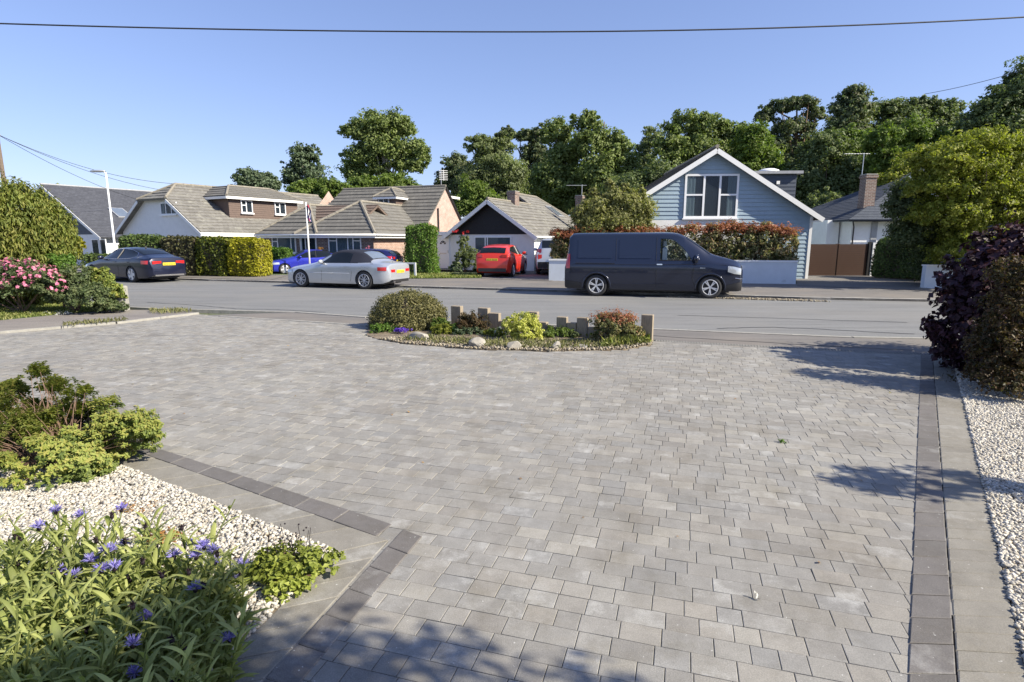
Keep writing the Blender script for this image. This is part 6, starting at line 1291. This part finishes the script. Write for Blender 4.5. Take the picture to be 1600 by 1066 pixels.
for i in range(6500):
    c_, r_ = rngs[random.randrange(len(rngs))]; d = sphere_pts(1)[0]; tp = c_ + d * r_ * random.uniform(.2, 1.0) ** .8 * random.choice((1, 1, 1.2))
    if tp[2] < .03: continue
    b0 = Vector((.05 * d[0], .05 * d[1], 0)); e = Vector(tp)
    if i % 14 == 0: b0 = b0 + Vector((d[0] * .16, d[1] * .12, 0)); m1 = b0.lerp(e, .5) + Vector((random.uniform(-.05, .05), random.uniform(-.05, .05), .02)); st.tube([b0, m1, m1.lerp(e, .6) + Vector((0, 0, .01)), e], [.004, .003, .002, .0012], 5, cap=False)
    ax = unit((tp - np.array([0, 0, tp[2] * .5])) + np.array([0, 0, .35]))
    for j in range(random.randint(9, 15)):
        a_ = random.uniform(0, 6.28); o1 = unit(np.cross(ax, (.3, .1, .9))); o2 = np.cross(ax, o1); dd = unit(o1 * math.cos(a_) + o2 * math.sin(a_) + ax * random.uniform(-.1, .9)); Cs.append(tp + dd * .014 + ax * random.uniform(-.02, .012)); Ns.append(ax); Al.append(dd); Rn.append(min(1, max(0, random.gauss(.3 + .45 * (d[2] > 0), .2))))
leaf_mesh('foliage', np.array(Cs), np.array(Ns) * 3, .030, G['azalea'], root, aspect=.42, along=np.array(Al), rnd=np.array(Rn)); st.build('stem', M['twig'], root, uv=False)
X, N, r, _ = lobe_leaves(L_, 7, .1, 1, (.9, 1.0))
for x_, n_ in zip(X, N): leaf_mesh('wilted_flower', np.array([x_, x_ + .006]), np.array([n_, n_]), .04, G['rust'], root, aspect=.9)
# sedum like clump
c = P(455, 905); lb = [((c.x, c.y, .06), (.20, .16, .09)), ((c.x - .12, c.y + .03, .05), (.14, .13, .08)), ((c.x + .12, c.y + .06, .05), (.14, .10, .07)), ((c.x + .02, c.y - .13, .04), (.12, .08, .06))]
q = shrub('bedding_plant', 'low yellow green leafy clump at the corner of the gravel bed', 'plant', lb, G['sedum'], 2600, .030, M['twig'], clump=.25, per=12, aspect=.6, up=.5, stems=10)
L_ = [(0.0, 0, 0)]; t_ = MB()
for i in range(16):
    x, y = random.uniform(-.16, .1), random.uniform(-.02, .12); h = random.uniform(.16, .26); t_.tube([(x, y, .08), (x + random.uniform(-.03, .03), y, h)], .0015, 4); t_.lathe([(0, -.006), (.006, 0), (0, .006)], 6, 'z', (x + random.uniform(-.02, .02), y, h))
t_.build('flower_stalk', G['seed'], q, uv=False)
for px, py, n, lab, g, sz in ((250, 850, 500, 'small rusty leaved plant behind the blue cornflowers', 'rust', .02), (215, 800, 160, 'little yellow and red alpine left of the rusty plant on the gravel', 'rust', .016)):
    c = P(px, py); shrub('alpine_plant', lab, 'plant', [((c.x, c.y, .03), (.12, .08, .05))], G[g], n, sz, None, clump=.3, per=8)

# cornflowers: stems with long leaves, built plant by plant
def cornflower(loc, h, nst, label, flowers_=1, dark=1, seed=0):
    rnd = random.Random(seed); root = thing('cornflower_plant', label, 'plant', (loc[0], loc[1], 0), 0, 'cornflowers in the gravel bed'); lv = MB(); stm = MB(); blo = []; seeds = []
    for s_ in range(nst):
        a_ = rnd.uniform(0, 6.28); sp_ = rnd.uniform(.03, .22) * (h / .4); hh = h * rnd.uniform(.6, 1.08); base = Vector((rnd.uniform(-.05, .05), rnd.uniform(-.05, .05), 0)); tip = base + Vector((math.cos(a_) * sp_, math.sin(a_) * sp_, hh)); mid = base.lerp(tip, .5) + Vector((-math.cos(a_) * .02, -math.sin(a_) * .02, .02))
        def at(t): return base * (1 - t) ** 2 + mid * 2 * t * (1 - t) + tip * t * t
        stm.tube([at(t) for t in (0, .25, .5, .75, 1)], [.0042, .004, .0035, .003, .0025], 5, cap=False); n = rnd.randint(9, 13)
        for i in range(n):
            t = .1 + .88 * i / n; p = at(t); an = i * 2.4 + rnd.uniform(-.3, .3); ln = rnd.uniform(.12, .18) * (1 - .45 * t) * (h / .4) ** .4; wd = ln * rnd.uniform(.065, .10); d = Vector((math.cos(an), math.sin(an), 0)); sd = Vector((-d.y, d.x, 0)); el = rnd.uniform(.75, 1.4); rows = []; lv.cur = rnd.random()
            q_ = p.copy(); k = 6
            for j in range(k + 1):
                u = j / k; w_ = wd * max(.02, math.sin(math.pi * min(1, .08 + .92 * u)) ** .7) * (1 if j < k else .05); dirv = d * math.cos(el) + Vector((0, 0, math.sin(el))); nn = sd.cross(dirv); rows.append([q_ - sd * w_ + nn * w_ * .35, q_.copy(), q_ + sd * w_ + nn * w_ * .35]); q_ = q_ + dirv * (ln / k); el -= rnd.uniform(.12, .28)
            lv.grid(rows)
        (blo if s_ < flowers_ else (seeds if s_ < flowers_ + dark else [])).append(tip)
    lv.build('leaves', G['perennial'], root, smooth=True, uv=False); stm.build('stem', G['perennial'], root, uv=False)
    for tip in blo + seeds:
        b_ = MB(); b_.lathe([(.002, -.006), (.008, 0), (.009, .008), (.005, .016)], 8, 'z', tip); b_.build('flower_bud', G['seed'], root, uv=False); Cs, Ns, Al = [], [], []; k = 46 if tip in blo else 22
        for i in range(k):
            a_ = rnd.uniform(0, 6.28); el = rnd.uniform(.1, 1.3); d = Vector((math.cos(a_) * math.cos(el), math.sin(a_) * math.cos(el), math.sin(el))); ln = .034 if tip in blo else .015
            Cs.append(tip + Vector((0, 0, .012)) + d * ln * .55); Al.append(d); Ns.append(d.cross(Vector((rnd.random(), rnd.random(), rnd.random()))))
        leaf_mesh('petals', np.array([tuple(c) for c in Cs]), np.array([tuple(c) for c in Ns]) * 4, .036 if tip in blo else .024, G['blue_petal'] if tip in blo else G['seed'], root, aspect=.15, jit=.3, along=np.array([tuple(c) for c in Al]))
    return root
cf = [(30, 880, .34, 5, 1, 2), (95, 868, .36, 5, 1, 2), (150, 878, .38, 5, 2, 2), (205, 868, .34, 5, 1, 1), (255, 905, .34, 5, 2, 1), (310, 930, .30, 5, 2, 1), (60, 900, .34, 6, 1, 1), (10, 960, .36, 7, 0, 0), (120, 905, .36, 7, 0, 2), (175, 930, .33, 6, 2, 0), (220, 890, .28, 5, 2, 0), (290, 880, .40, 7, 0, 2), (330, 900, .30, 5, 2, 1), (370, 920, .30, 5, 3, 2), (55, 1010, .36, 8, 0, 0), (120, 1000, .36, 8, 0, 1), (190, 1010, .33, 8, 0, 1), (250, 960, .30, 7, 1, 1), (310, 965, .30, 6, 1, 2), (345, 1010, .26, 6, 2, 1), (20, 1080, .38, 9, 0, 0), (100, 1090, .36, 9, 0, 0), (180, 1090, .34, 9, 0, 1), (250, 1060, .30, 8, 0, 1), (300, 1060, .28, 7, 1, 1), (150, 960, .34, 7, 0, 1), (-40, 1000, .38, 8, 0, 0), (-60, 920, .36, 7, 0, 0), (85, 950, .34, 7, 0, 0), (270, 1010, .28, 7, 1, 0), (215, 950, .30, 7, 1, 0), (0, 1150, .36, 9, 0, 0), (120, 1160, .36, 9, 0, 0), (230, 1140, .32, 8, 0, 0)]
rowt = lambda y: 'back row' if y < 925 else ('second row' if y < 985 else ('third row' if y < 1050 else 'front row')); cf.sort(key=lambda q: (q[1] < 925, q[1] < 985, q[1] < 1050, -q[0]), reverse=True); cnt = {}
for i, (px, py, h, ns, fl_, dk) in enumerate(cf):
    rw = rowt(py); cnt[rw] = cnt.get(rw, 0) + 1; des = 'leaves only' if not fl_ and not dk else ('blue flowers' if fl_ and not dk else ('dark spent heads' if not fl_ else 'with blue and spent heads'))
    # px, py is where the middle of the plant shows; step back to its base on the gravel
    g_ = P(px, py + 75); cornflower((g_.x, max(.9, g_.y)), h * 1.25, ns + 5, f'{ordw[cnt[rw] - 1]} cornflower clump from the left in the {rw}, {des}', fl_, dk, i)
MB_ = MB(); cc = P(140, 1040); MB_.tube([(cc.x, cc.y, 0), (cc.x, cc.y, .22)], .006, 8); MB_.tube([(cc.x - .25, cc.y + .02, .20), (cc.x - .05, cc.y, .225), (cc.x + .18, cc.y + .03, .215)], .004, 6)
tag(MB_.build('plant_support', M['black_plastic'], uv=False), 'thin black wire plant support among the cornflowers', 'plant support')
# weeds and a leaf on the paving
c = P(1222, 692); shrub('paving_weed', 'small green weed growing in a joint of the paving', 'weed', [((c.x, c.y, .012), (.035, .03, .015))], G['hedge_fresh'], 60, .02, None, clump=.4, per=6)

# leaf litter blown on to the paving
litter = []
for i in range(70):
    x, y = random.uniform(-6, 4.5), random.uniform(2.6, 10.5)
    if inside(x, y, drive) and not inside(x, y, bed_poly) and not inside(x, y, island): litter.append((x, y, .006))
o = leaf_mesh('leaf_litter', np.array(litter), np.tile([0.0, 0, 3], (len(litter), 1)), .03, G['rust'], None); tag(o, 'tiny dry leaves scattered over the paved drive', 'leaf litter', None, 'stuff')
c = P(1182, 938); t = thing('feather', 'tiny white and black feather lying on the paving right of centre', 'feather', (c.x, c.y, 0))
X = np.array([(0, 0, .012), (0.004, .01, .02), (-.003, .018, .03)]); leaf_mesh('vane', X, np.tile([0.0, -1, .4], (3, 1)), .022, G['white_petal'], t, along=np.tile([0.1, .5, 1.0], (3, 1))); leaf_mesh('tip', X[:1] + [.006, -.006, -.002], np.array([[0.0, 0, 1]]), .02, G['seed'], t)
